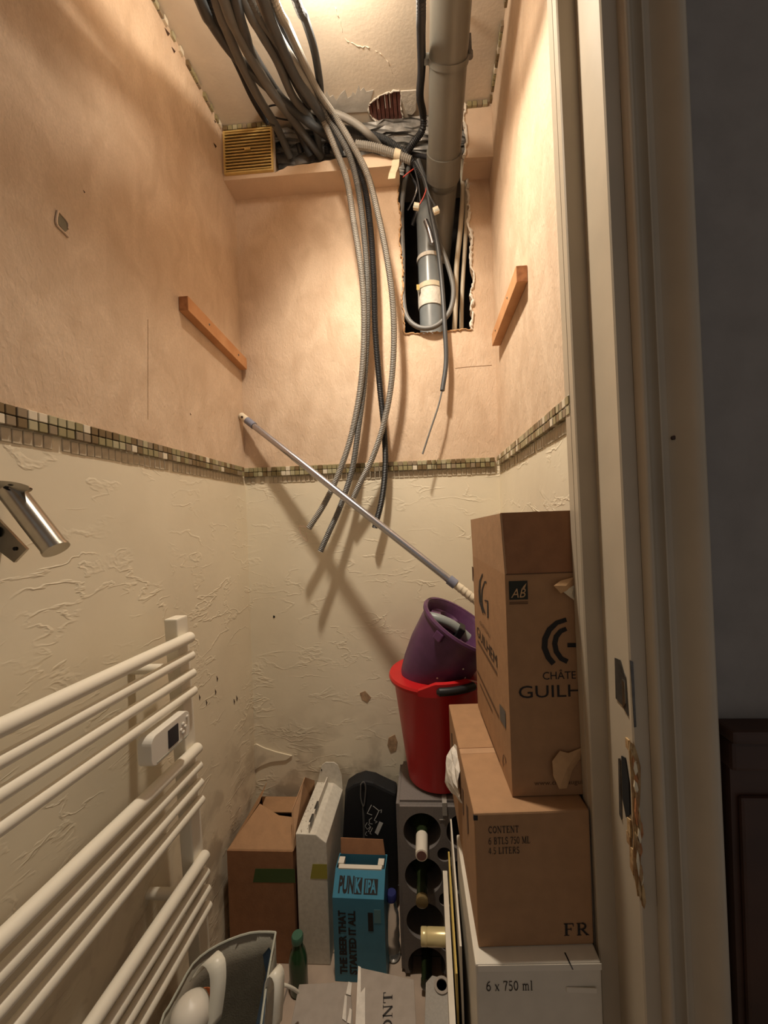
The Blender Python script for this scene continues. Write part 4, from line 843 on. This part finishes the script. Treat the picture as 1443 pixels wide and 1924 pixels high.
# printed carton on top
GC = PZ(963, 1497, z1)
THG = math.radians(3.2); gx = Vector((math.cos(THG), math.sin(THG), 0)); gy = Vector((-math.sin(THG), math.cos(THG), 0)); gn = -gy
Hg = PY(946, 1080, GC.y).z - z1
wG = (XR - .0015 - GC.x) / math.cos(THG); dG = .295
gl = thing('wine_carton', 'open brown wine carton with a black double-arc emblem on top of the stack', 'box', Vector((GC.x, GC.y, z1 + .0004)), (0, 0, THG))
t = .004; b = MB(); b.box((0, 0, 0), (wG, dG, t)); b.box((0, 0, t), (wG, t, Hg)); b.box((0, dG - t, t), (wG, dG, Hg)); b.box((0, t, t), (t, dG - t, Hg)); b.box((wG - t, t, t), (wG, dG - t, Hg)); b.build('body', M_card, gl, world=False)
# flaps: left flap stands up, back flap stands up
zf = (PY(890, 975, GC.y + dG).z - z1 - Hg)
b = MB(); b.prism([Vector((0, 0, Hg)), Vector((0, dG, Hg)), Vector((-.002, dG, Hg + .086)), Vector((-.004, .002, Hg + .098))], (t * .8, 0, 0)); b.build('flap', M_card2, gl, world=False)
b = MB(); b.prism([Vector((.002, 0, Hg)), Vector((wG, 0, Hg)), Vector((wG, .004, Hg + .099)), Vector((-.002, .004, Hg + .099))], (0, t * .8, 0)); b.build('flap', M_card3, gl, world=False)
b = MB(); b.prism([Vector((.004, dG - t, Hg)), Vector((wG - .004, dG - t, Hg)), Vector((wG - .004, dG - t, Hg + .085)), Vector((.004, dG - t, Hg + .085))], (0, t, 0)); b.build('flap', M_card, gl, world=False)
b = MB(); b.box((.002, .0, Hg - .0008), (wG, -.0006, Hg + .0008)); b.build('fold_line', M_ink2, gl, world=False)
gp0 = Vector((GC.x, GC.y, z1)) + gn * .0002
def gput(md_, nm, m, bl, br, tl, thick=.0006): return fput(md_, nm, m, gl, gp0, gn, gx, bl, br, tl, thick)
SQ = ([(0, 0), (1, 0), (1, 1), (0, 1)], [(0, 1, 2, 3)])
gput(SQ, 'organic_logo', mat('dark_green_print', (.016, .018, .012), .7), (957, 1127), (992, 1128), (956, 1092))
gput(font_mesh('AB', .3), 'logo_letters', M_kraft, (960, 1123), (988, 1124), (960, 1106), .0012)
gput(norm(*strokes_mesh([([(0, 0), (.5, .35), (1, 1)], [.1, .45, .05])])), 'logo_leaf', M_kraft, (980, 1107), (989, 1107), (980, 1096), .0012)
for yy in (1131, 1134): gput(SQ, 'small_print', M_ink2, (957, yy + 1.6), (992, yy + 1.6), (957, yy), .0006)
ab = [(arc(1, .5, .98, .98, 106, 254, 20), .15), (arc(1.04, .5, .62, .66, 100, 260, 18), .15)]
# emblem: two nested arcs and a bar
A_ = [(arc(1090, 1205, 66, 40, 95, 240, 22), 10)]
def px_strokes(strokes, nm, m, P0, N, par, thick=.0006):
    v, f = strokes_mesh(strokes); b = MB(); b.add([hit(x, y, P0, N) + Vector(N) * thick for x, y in v], f); return b.build(nm, m, par)
px_strokes([([(1064, 1164), (1046, 1170), (1032, 1183), (1024, 1200), (1023, 1217), (1030, 1235), (1040, 1247)], [8, 9, 10.5, 11, 11, 10.5, 10]),
            ([(1064, 1181), (1053, 1186), (1045, 1196), (1042, 1209), (1045, 1224), (1054, 1237), (1066, 1243)], [8, 9, 10, 10, 10, 9.5, 9]), ([(1066, 1212), (1082, 1212)], 8)], 'emblem', M_ink, gp0, gn, gl)
gput(font_mesh('CHÂTE'), 'lettering', M_ink, (1020, 1277), (1082, 1277), (1020, 1259))
gput(font_mesh('GUILH'), 'lettering', M_ink, (975, 1312), (1092, 1311), (975, 1289))
gput(font_mesh('www.châteaugui'), 'lettering', M_ink2, (1004, 1478), (1094, 1477), (1004, 1467))
for yy, xx in ((1420, 1038), (1437, 1024), (1452, 1026)): gput(font_mesh('M 11300 ' if yy == 1420 else '1 rue de la'), 'small_print', M_ink2, (xx, yy + 6), (xx + 50, yy + 6), (xx, yy - 4)) if False else None
# left face print
lp0 = Vector((GC.x, GC.y, z1)) - gx * .0002; ln_ = -gx
def lput(md_, nm, m, bl, br, tl):
    A, Bq, Cq = hit(*bl, lp0, ln_), hit(*br, lp0, ln_), hit(*tl, lp0, ln_); return put(md_, nm, m, gl, A, -gy, uz, abs((Bq - A).dot(gy)), abs((Cq - A).dot(uz)), .0006)
px_strokes([([(907, 1078), (902, 1092), (901, 1110), (902, 1130), (908, 1152)], [2, 3, 3.4, 3.2, 2.4]), ([(911, 1092), (906, 1108), (905, 1125), (907, 1140), (912, 1153)], [1.6, 2.4, 2.8, 2.6, 2]), ([(911, 1128), (917, 1130)], 3), ([(916.6, 1129), (917, 1161)], 2.2), ([(912, 1092), (914, 1096)], 2.6)], 'emblem', M_ink, lp0, ln_, gl)
lput(font_mesh('CHÂTEAU'), 'lettering', M_ink2, (902, 1172), (921, 1190), (902, 1164))
lput(font_mesh('GUILHEM'), 'lettering', M_ink, (897, 1194), (934, 1237), (897, 1176))
for bl, br, tl in (((898, 1206), (934, 1256), (898, 1202)), ((897, 1262), (937, 1330), (897, 1258)), ((902, 1286), (925, 1322), (902, 1283)), ((900, 1337), (940, 1404), (900, 1335)), ((900, 1345), (940, 1418), (900, 1343)), ((903, 1338), (938, 1396), (903, 1336.5))):
    lput(SQ, 'small_print', M_ink2, bl, br, tl)
A = hit(939, 1345, lp0, ln_); b = MB(); b.add([hit(x, y, lp0, ln_) - gx * .0006 for x, y in ((939, 1322), (950, 1337), (951, 1370), (940, 1352))], [(0, 1, 2, 3)]); b.build('grey_print_block', mat('grey_print', (.10, .09, .08), .8), gl)
px_strokes([([(946, 1418), (950, 1424), (951, 1432), (946, 1440), (945, 1430), (946, 1418)], .9)], 'recycling_mark', M_ink2, lp0, ln_, gl)
b = MB(); b.add([hit(x, y, lp0, ln_) - gx * .0006 for x, y in ((887, 1064), (890, 1066), (890, 1094), (888, 1090))], [(0, 1, 2, 3)]); b.build('side_print', M_ink2, gl)
# torn paper flaps on the front
def torn(pts, lift, nm, m=M_kraft):
    P = [hit(x, y, gp0, gn) + gn * l for (x, y), l in zip(pts, lift)]; c = sum(P, Vector()) / len(P) + gn * .004; bb = MB(); n = len(P); bb.add(P + [c], [(i, (i + 1) % n, n) for i in range(n)]); bb.build(nm, m, gl, solid=.0005)
torn([(1035, 1098), (1050, 1090), (1078, 1084), (1078, 1098), (1060, 1108), (1048, 1112)], [.012, .006, .001, .001, .008, .012], 'torn_paper_flap')
torn([(1054, 1110), (1066, 1104), (1079, 1098), (1079, 1128), (1070, 1122)], [.008, .006, .002, .001, .004], 'torn_paper_flap', M_tape)
torn([(1034, 1424), (1050, 1408), (1066, 1412), (1092, 1404), (1090, 1424), (1074, 1446), (1062, 1476), (1046, 1474), (1035, 1450)], [.008, .004, .004, .001, .001, .002, .006, .01, .01], 'torn_paper_flap')
gput(font_mesh('M'), 'lettering', M_ink2, (1038, 1424), (1046, 1424), (1038, 1415)) if False else None
# white carton below
zw = zbot - .0006
WC = PY(893, 1812, .598); WC = PZ(893, 1812, zw)
THW = math.radians(2.5)
Hw = .33
wW = (.231 - WC.x) / math.cos(THW)
white = solid_carton('wine_carton', 'white six-bottle carton marked 6 x 750 ml at the bottom of the stack', Vector((WC.x, WC.y, zw - Hw)), wW, .232, Hw, M_wcard, THW)
wn = -Vector((-math.sin(THW), math.cos(THW), 0)); wx_ = Vector((math.cos(THW), math.sin(THW), 0)); wp0 = Vector((WC.x, WC.y, zw)) + wn * .0002
fput(serif_mesh('6 x 750 ml'), 'lettering', M_ink, white, wp0, wn, wx_, (914, 1862), (1001, 1864), (914, 1843))
b = MB(); b.box((.004, -.0012, Hw - .010), (wW, -.0002, Hw - .001)); b.build('top_edge', M_caps_w, white, world=False)
b = MB(); p0_ = hit(1060, 1790, Vector((0, 0, zw)), uz); p1_ = hit(1075, 1822, Vector((0, 0, zw)), uz); b.prism([p0_, p0_ + ux * .002, p1_ + ux * .002, p1_], (0, 0, .0004)); b.build('flap_gap', M_ink, white)
b = MB(); A = hit(1064, 1855, wp0, wn); b.box((A.x, A.y - .0012, A.z - .006), (min(A.x + .06, .222), A.y - .0002, A.z + .001)); b.build('tape', M_caps_w, white)
# low carton carrying the stack
lowh = zw - Hw - .0004
low = solid_carton('storage_carton', 'low grey carton on the floor under the white wine carton', Vector((WC.x - .004, WC.y + .002, .0005)), wW, .325, lowh, M_gcard, math.radians(1))
# bottle with a gold capsule lying on the low carton
gb_ = PY(791, 1764, .872); gy_ = .877
gbt = thing('wine_bottle', 'wine bottle with a pale gold capsule lying sideways behind the stack', 'bottle', (gb_.x, gy_ - .005, lowh + .038))
Mx = Matrix.Rotation(math.pi / 2, 4, 'Y'); gm = PY(792, 1764, gy_); dzb = 0
b = MB(); b.lathe([(0, .004), (.0138, .004), (.0140, .06), (.018, .075), (.034, .10), (.0355, .115), (.0355, .205), (.03, .21), (0, .205)], 28, Mx); b.build('glass_body', M_glassd, gbt, world=False, smooth=True)
b = MB(); b.lathe([(0, -.0005), (.0150, 0), (.0165, .002), (.0165, .013), (.0155, .0145), (.0165, .016), (.0165, .056), (.0150, .057)], 28, Mx); b.build('capsule', M_caps_y, gbt, world=False, smooth=True)
# flat things standing between rack and stack
def sheet(name, label, pts, th, m, cat):
    b = MB(); b.prism(pts, (th, 0, 0)); return tag(b.build(name, m), label, cat)
def side_sheet(xo, y0, y1, ztop, slope): return [Vector((xo, y0, .0005)), Vector((xo, y1, .0005)), Vector((xo, y1, ztop)), Vector((xo, y0, ztop + slope))]
xs_ = WC.x - .014
tag(MB().prism(side_sheet(xs_ - .004, .655, .93, PY(850, 1545, .92).z, 0), (.0035, 0, 0)).build('card_sheet', M_wcard), 'thin white card sheet standing tight against the carton stack', 'card')
tag(MB().prism(side_sheet(xs_ - .0125, .66, .90, PY(848, 1600, .90).z, 0), (.0035, 0, 0)).build('folder', M_yel), 'yellow folder standing beside the carton stack', 'folder')
tag(MB().prism(side_sheet(xs_ - .026, .63, .92, PY(843, 1636, .92).z, 0), (.0105, 0, 0)).build('flat_box', M_wcard), 'slim white flat box standing left of the yellow folder', 'box')

# ---------------------------------------------------------------- left floor row
# open brown carton
bx0 = PY(430, 1700, 1.02); bx1 = PY(556, 1700, 1.02); zbt = PY(500, 1600, 1.02).z
wB = bx1.x - bx0.x - .004; dBx = .205
ob = thing('open_carton', 'open brown carton with raised flaps in the back left corner', 'box', (bx0.x, 1.02, .0005)); H = zbt
t = .004; b = MB(); b.box((0, 0, 0), (wB, dBx, t)); b.box((0, 0, t), (wB, t, H)); b.box((0, dBx - t, t), (wB, dBx, H)); b.box((0, t, t), (t, dBx - t, H)); b.box((wB - t, t, t), (wB, dBx - t, H)); b.build('body', M_card3, ob, world=False)
fl = [Vector((0.002, 0.001, H)), Vector((wB - .002, .001, H)), Vector((wB - .020, .075, H + .030)), Vector((wB * .62, .082, H + .030)), Vector((wB * .27, .098, H + .052)), ]
b = MB(); b.prism(fl, (0, .002, .003)); b.build('flap', M_card, ob, world=False)
b = MB(); b.prism([Vector((.0, .004, H)), Vector((.0, dBx - .004, H)), Vector((.028, dBx - .01, H + .05)), Vector((.045, .10, H + .055))], (.003, 0, .002)); b.build('flap', M_card, ob, world=False)
b = MB(); b.prism([Vector((wB - .001, .002, H)), Vector((wB - .001, dBx - .004, H)), Vector((wB + .002, dBx - .012, H + .06)), Vector((wB + .000, dBx * .55, H + .125)), Vector((wB - .018, .05, H + .075))], (.003, 0, .001)); b.build('flap', M_card2, ob, world=False)
b = MB(); b.prism([Vector((.01, dBx - .004, H)), Vector((wB - .01, dBx - .004, H)), Vector((wB - .03, .12, H + .012)), Vector((.05, .12, H + .012))], (0, 0, .003)); b.build('flap', M_card, ob, world=False)
A = PY(478, 1658, 1.02); Bq = PY(556, 1633, 1.02)
b = MB(); b.prism([(A.x - bx0.x - .004, -.0004, A.z), (Bq.x - bx0.x - .003, -.0004, A.z + .001), (Bq.x - bx0.x - .003, -.0004, Bq.z), (A.x - bx0.x + .004, -.0004, Bq.z - .001)], (0, .0003, 0)); b.build('green_tape', M_green_t, ob, world=False)
# slim white carton
wx0 = PY(560, 1700, 1.02); wx1 = PY(617, 1700, 1.02); zt2 = PY(575, 1567, 1.02).z; wS = wx1.x - wx0.x; dS = .205
so = thing('slim_carton', 'tall slim white carton between the open carton and the black case', 'box', (wx0.x, 1.02, .0005))
M_spk = mat('speckled_white_card', (.70, .65, .55), .6, col2=(.60, .55, .46), nscale=90)
b = MB(); b.prism([Vector((0, 0, 0)), Vector((wS, 0, 0)), Vector((wS, 0, zt2 - .024)), Vector((wS * .66, 0, zt2 - .002)), Vector((0, 0, zt2))], (0, dS, 0)); b.build('body', M_spk, so, world=False, bevel=.002)
b = MB(); b.box((wS * .42, .004, zt2 - .001), (wS * .42 + .003, dS - .01, zt2 + .022)); cr = b.build('carry_strip', M_caps_w, so, world=False)
for y_ in (.012, .06): 
    b = MB(); b.box((wS * .42 - .001, y_, zt2 + .006), (wS * .42 + .004, y_ + .028, zt2 + .024)); b.build('clip', M_steel, cr, world=False)
tab = [(0, -.01), (wS, -.02), (wS * .98, .02), (wS * .84, .055), (wS * .7, .064), (wS * .36, .064), (wS * .22, .055), (.004, .01)]
b = MB(); b.prism([Vector((x_, dS - .003, zt2 + z_)) for x_, z_ in tab], (0, .003, 0)); b.build('round_tab', M_spk, so, world=False)
b = MB(); hh_ = PY(604, 1447, 1.22); b.box((hh_.x - wx0.x - .0015, dS - .0042, hh_.z - .004), (hh_.x - wx0.x + .0015, dS - .0031, hh_.z + .002)); b.build('tab_slot', M_black, so, world=False)
A, Bq = PY(583, 1651, 1.02), PY(617, 1624, 1.02)
b = MB(); b.prism([(A.x - wx0.x, -.0006, A.z), (wS, -.0006, A.z), (wS, -.0006, Bq.z), (A.x - wx0.x + .008, -.0006, Bq.z)], (0, .0003, 0)); b.build('olive_tape', M_yel_t, so, world=False)
rs = np.random.RandomState(2)
for i in range(26):
    u_, v_ = rs.rand() * wS * .38, rs.rand() * dS; s_ = rs.uniform(.0006, .0016); b = MB(); b.box((u_, v_, zt2 - .0002), (u_ + s_, v_ + s_ * 2, zt2 + .0003)); b.build('speck', M_ink2, so, world=False)
# black case
kd = 1.165
out = [(636, 1700), (637, 1600), (645, 1540), (648, 1484), (664, 1474), (682, 1468), (702, 1472), (722, 1482), (744, 1492), (746, 1560), (747, 1640), (746, 1720)]
P = [PY(x, y, kd) for x, y in out]; P = [Vector((p.x, kd, p.z)) for p in P]
P = [Vector((P[0].x, kd, .0006))] + P[1:-1] + [Vector((min(P[-1].x, xr0 - .004), kd, .0006))]
P = [Vector((max(wx1.x + .004, min(p.x, xr0 - .003)), p.y, p.z)) for p in P]
kc = thing('black_case', 'black soft case with white script leaning on the back wall', 'case', ((P[0].x + P[-1].x) / 2, kd, 0))
b = MB(); b.prism(P, (0, .055, 0)); b.build('body', M_blackc, kc, bevel=.008)
b = MB(); q = [PY(678, 1474, kd - .004), PY(678, 1500, kd - .004), PY(683, 1515, kd - .004), PY(686, 1500, kd - .004), PY(687, 1478, kd - .004), PY(683, 1469, kd - .004), PY(678, 1474, kd - .004)]; b.tube(smooth_path(q, .004), .0022, 8); b.build('zip_pull', M_zip, kc, smooth=True)
b = MB(); b.tube(smooth_path([PY(682, 1515, kd - .001), PY(684, 1560, kd - .001), PY(683, 1600, kd - .001), PY(680, 1640, kd - .001)], .01), .0035, 8); b.build('zip', M_zip, kc, smooth=True)
kp0 = Vector((0, kd - .0004, 0)); kn = Vector((0, -1, 0))
px_strokes([([(698, 1512), (694, 1520), (690, 1528), (699, 1531)], 1.4), ([(701, 1514), (712, 1523), (717, 1521), (716, 1527)], 1.4), ([(712, 1523), (707, 1534), (703, 1541), (709, 1544), (705, 1546)], 1.4), ([(699, 1536), (694, 1540), (694, 1547), (700, 1548)], 1.2), ([(690, 1545), (686, 1552), (690, 1558), (696, 1553), (692, 1548)], 1.2), ([(697, 1553), (692, 1562), (697, 1563)], 1.2), ([(700, 1555), (695, 1566), (698, 1567)], 1.2), ([(689, 1562), (686, 1568), (690, 1570)], 1.1)], 'script_print', M_white_ink, kp0, kn, kc)
b = MB(); b.add([hit(x, y, kp0, kn) + kn * .0006 for x, y in ((713, 1543), (720, 1546), (710, 1569), (704, 1564))], [(0, 1, 2, 3)]); b.build('sticker', M_white_ink, kc)
# teal beer carton
p0_ = PY(627, 1838, .985); tx0 = PY(627, 1760, .985).x; tx1 = PY(724, 1760, .985).x; zs_ = PY(670, 1688, .985).z; wT = tx1 - tx0; dT = .085
te = thing('beer_carton', 'teal beer carton with an open top and black block lettering', 'box', (tx0, .985, .0005), (0, 0, math.radians(-1)))
zq = zs_ + .042; b = MB(); t = .002; ys = .040
b.prism([Vector((0, 0, 0)), Vector((0, dT, 0)), Vector((0, dT, zq)), Vector((0, ys, zq)), Vector((0, 0, zs_))], (t, 0, 0)); b.prism([Vector((wT - t, 0, 0)), Vector((wT - t, dT, 0)), Vector((wT - t, dT, zq)), Vector((wT - t, ys, zq)), Vector((wT - t, 0, zs_))], (t, 0, 0))
b.box((t, 0, 0), (wT - t, t, zs_)); b.box((t, dT - t, 0), (wT - t, dT, zq)); b.box((t, t, 0), (wT - t, dT - t, t))
b.prism([Vector((t, 0, zs_)), Vector((wT - t, 0, zs_)), Vector((wT - t, ys, zq)), Vector((t, ys, zq))], (0, t * .8, -t * .8)); b.build('body', M_blue, te, world=False)
b = MB(); b.prism([Vector((.004, dT - t, zq)), Vector((wT - .006, dT - t, zq)), Vector((wT - .012, dT + .008, zq + .034)), Vector((.002, dT + .008, zq + .036))], (0, t, 0)); b.build('flap', M_card3, te, world=False)
b = MB(); b.box((.008, ys - .002, zq - .006), (wT - .010, ys + .010, zq + .001)); b.box((.004, ys + .010, zq - .008), (.020, ys + .03, zq + .004)); b.box((wT - .022, ys + .010, zq - .008), (wT - .006, ys + .03, zq + .002)); b.build('white_inner_rim', M_caps_w, te, world=False)
b = MB(); b.box((t, t, .02), (wT - t, dT - t, zq - .05)); b.build('inner_divider', M_card3, te, world=False)
sl = Vector((0, ys, zq - zs_)); slu = sl.normalized()
def tput(md_, nm, m, x, s, w_, h_, par=te): return put(md_, nm, m, par, Vector((wT * x, 0, zs_)) + slu * (sl.length * s), (1, 0, 0), slu, wT * w_, sl.length * h_, .0005, world=False)
tput(font_mesh('PUN', bold=.045), 'lettering', M_ink, .10, .14, .30, .60); tput(SQ, 'lettering_block', M_ink, .41, .14, .15, .55); tput(font_mesh('K', bold=.04), 'lettering', M_blue, .425, .17, .12, .49).location.z += .0008
tput(SQ, 'lettering_block', M_ink, .60, .14, .27, .52); tput(font_mesh('IPA', bold=.03), 'lettering', M_blue, .63, .18, .21, .44).location.z += .0008
def tv(s, x, z0_, wd, ln):   # vertical line of text reading upwards
    return put(font_mesh(s, bold=.045), 'lettering', M_ink, te, Vector((x + wd, -.0001, z0_)), (0, 0, 1), (-1, 0, 0), ln, wd, .0005, world=False)
tv('THE BEER THAT', wT * .10, .02, wT * .15, zs_ * .76); tv('STARTED IT ALL', wT * .29, .02, wT * .15, zs_ * .76)
b = MB(); b.box((wT * .68, -.0006, zs_ * .62), (wT * .78, -.0002, zs_ * .84)); b.build('can_picture', M_ink, te, world=False)
b = MB(); b.box((wT * .80, -.0006, zs_ * .72), (wT * .93, -.0002, zs_ * .88)); b.build('badge_picture', M_blue if False else mat('pale_teal_print', (.11, .24, .27), .6), te, world=False)
# clear bottle with blue cap
q = PY(739, 1790, 1.05); pe = thing('plastic_bottle', 'small clear plastic bottle with a blue cap beside the bottle rack', 'bottle', (q.x + .001, 1.045, .0005))
hz_ = PY(739, 1690, 1.045).z
b = MB(); b.lathe([(0, .002), (.016, 0), (.019, .006), (.0175, .02), (.019, .03), (.0175, .045), (.019, .06), (.0175, .08), (.019, .1), (.018, hz_ - .04), (.012, hz_ - .012), (.010, hz_)], 24); b.build('shell', M_pet, pe, world=False, smooth=True)
b = MB(); b.lathe([(.0125, hz_), (.0135, hz_ + .001), (.0135, hz_ + .018), (.012, hz_ + .02), (0, hz_ + .02)], 20); b.build('cap', M_bcap, pe, world=False, smooth=True)
# green flask
q = PY(560, 1800, .965); gf = thing('green_bottle', 'small dark green glass bottle on the floor before the slim carton', 'bottle', (q.x, .965, .0005))
hg = PY(560, 1762, .965).z
b = MB(); b.lathe([(0, .003), (.021, 0), (.023, .005), (.023, hg - .055), (.019, hg - .035), (.0135, hg - .022), (.0125, hg)], 28); b.build('glass_body', M_glassg, gf, world=False, smooth=True)
b = MB(); b.lathe([(.0145, hg - .008), (.0150, hg + .004), (.013, hg + .008), (0, hg + .008)], 24); b.build('cap', mat('green_cap', (.06, .14, .09), .35), gf, world=False, smooth=True)

# ---------------------------------------------------------------- foreground cartons
def panel_box(name, label, quad, h, m):
    """box whose top is the px quad laid on height h"""
    P = [PZ(x, y, h) for x, y in quad]; b = MB(); b.prism([Vector((p.x, p.y, .0005)) for p in P], (0, 0, h - .0005)); o = thing(name, label, 'box', (sum(p.x for p in P) / len(P), sum(p.y for p in P) / len(P), 0)); b.build('body', m, o, bevel=.0015); return o, P
h1 = .20
g1, P1 = panel_box('grey_carton', 'plain grey carton with torn right edge in the foreground', [(562, 1849), (658, 1844), (668, 1990), (532, 1995)], h1, M_gcard)
for x_, y_, w_, l_ in ((655, 1845, 6, 26), (648, 1870, 4, 50), (657, 1895, 4, 30)):
    b = MB(); b.prism([PZ(x_, y_, h1 + .0012), PZ(x_ + w_, y_ + 3, h1 + .0012), PZ(x_ + w_ - 2, y_ + l_, h1 + .0012), PZ(x_ - 5, y_ + l_ * .9, h1 + .0012)], (0, 0, .0012)); b.build('torn_edge', M_paper, g1)
h2 = .24
g2, P2 = panel_box('grey_carton', 'grey carton lettered ONT in the foreground below the teal carton', [(674, 1817), (778, 1840), (785, 1990), (664, 1990)], h2, M_gcard)
b = MB(); b.prism([PZ(x, y, h2 + .001) for x, y in ((673, 1816), (678, 1818), (678, 1866), (686, 1856), (686, 1990), (665, 1990))], (0, 0, .0015)); b.build('torn_strip', M_kraft if False else M_paper, g2)
A = PZ(738, 1940, h2); U_ = (PZ(738, 1864, h2) - A); Rn = U_.normalized(); upv = Vector((0, 0, 1)).cross(Rn)
put(serif_mesh('ONT'), 'lettering', M_ink, g2, A, Rn, upv, U_.length, .020, .0008)
# pale block with a round hole
q = PY(822, 1900, .80); h3 = .19
g3, P3 = panel_box('foam_block', 'grey foam block with a round cut-out before the bottle rack', [(800, 1846), (812, 1832), (846, 1842), (852, 1990), (796, 1990)], h3, M_styro2)
c = PZ(830, 1853, h3); b = MB(); b.lathe([(.011, .0012), (.0165, .0012), (.0165, .0035), (.011, .0035)], 24, Matrix.Translation((c.x, c.y, h3)), close=True); b.build('hole_rim', M_gcard, g3)
b = MB(); b.lathe([(0, .0012), (.011, .0012)], 24, Matrix.Translation((c.x, c.y, h3))); b.build('hole', M_ink2, g3)

# ---------------------------------------------------------------- shopping bag
zb = .34
rimpx = [(518, 1752), (500, 1751), (470, 1753), (430, 1766), (392, 1786), (362, 1812), (340, 1850), (318, 1890), (300, 1930), (300, 2060), (400, 2080), (478, 2040), (490, 1930), (504, 1830)]
rimz = [zb, zb, zb, zb - .002, zb - .004, zb - .006, zb - .006, zb - .006, zb - .006, zb, zb, zb, zb - .01, zb - .004]
RP = [PZ(x, y, z) for (x, y), z in zip(rimpx, rimz)]
cx_ = sum(p.x for p in RP) / len(RP); cy_ = sum(p.y for p in RP) / len(RP)
bag = thing('shopping_bag', 'grey and blue woven shopping bag open in the foreground', 'bag', (cx_, cy_, 0))
RPs = smooth_path(RP + [RP[0]], .02)[:-1]; n = len(RPs)
def ringat(t, sc): return [Vector((cx_ + (p.x - cx_) * sc, cy_ + (p.y - cy_) * sc, max(.001, p.z * (1 - t)))) + Vector((random.uniform(-.003, .003), random.uniform(-.003, .003), 0)) * (1 if 0 < t < 1 else 0) for p in RPs]
rings = [RPs] + [ringat(t, s) for t, s in ((.15, .99), (.35, .98), (.6, .95), (.85, .93), (1, .92))]
b = MB(); vs = [p for r in rings for p in r]; fs = []
for i in range(len(rings) - 1):
    for k_ in range(n): k2 = (k_ + 1) % n; fs.append((i * n + k_, i * n + k2, (i + 1) * n + k2, (i + 1) * n + k_))
fs.append(tuple((len(rings) - 1) * n + k_ for k_ in range(n))); b.add(vs, fs); b.build('bag_body', M_bag, bag, smooth=True, solid=.0008)
b = MB(); b.tube(RPs + [RPs[0]], .0022, 6, caps=False); b.build('binding', M_trim, bag, smooth=True)
# blue inner gusset near the right corner
b = MB(); b.add([PZ(517, 1756, zb - .006), PZ(491, 1775, zb - .03), PZ(500, 1830, zb - .08), PZ(506, 1818, zb - .02)], [(0, 1, 2, 3)]); b.build('blue_gusset', M_bag_b, bag, solid=.0008)
b = MB(); b.add([PZ(504, 1824, zb - .006), PZ(500, 1826, zb - .05), PZ(478, 1940, zb - .06), PZ(494, 1940, zb - .006)], [(0, 1, 2, 3)]); b.build('blue_gusset', M_bag_b, bag, solid=.0008)
def strap(path, wv, nm, par, m=M_strap):
    P = smooth_path(path, .008); wv = Vector(wv); bb = MB(); bb.add([p + wv * s for p in P for s in (-.5, .5)], [(2 * i, 2 * i + 1, 2 * i + 3, 2 * i + 2) for i in range(len(P) - 1)]); return bb.build(nm, m, par, smooth=True, solid=.0018)
dS_ = .70
strap([PY(372, 1830, .70), PY(384, 1812, .705), PY(396, 1800, .70), PY(408, 1815, .69), PY(410, 1850, .68), PY(406, 1890, .67), PY(400, 1930, .66)], RR * .022 + FW * .016 + UU * .010, 'carry_strap', bag)
strap([PY(504, 1870, .70), PY(508, 1835, .705), PY(516, 1823, .705), PY(524, 1835, .70), PY(524, 1870, .69), PY(520, 1930, .68)], RR * .012 + FW * .02, 'carry_strap', bag)
# round white lump and orange in the bag
q = PY(358, 1912, .66); b = MB(); 
for k_ in range(1): b.lathe([(.0, -.034), (.018, -.03), (.029, -.018), (.034, 0), (.030, .018), (.018, .030), (.0, .034)], 24, Matrix.Translation(q))
tag(b.build('white_ball', M_caps_w, smooth=True), 'round white plastic object inside the shopping bag', 'container')
q = PY(380, 1888, .70); b = MB(); b.lathe([(.0, -.022), (.012, -.019), (.020, -.010), (.022, 0), (.020, .010), (.012, .019), (.0, .022)], 20, Matrix.Translation(q)); tag(b.build('orange_fruit', M_orange, smooth=True), 'small orange round thing inside the shopping bag', 'fruit')
cable([PY(508, 1852, .72), PY(530, 1850, .73), PY(548, 1856, .74), PY(560, 1864, .75)], .003, M_strap, 'white cord loop between the bag and the grey carton', name='rope', cat='rope')
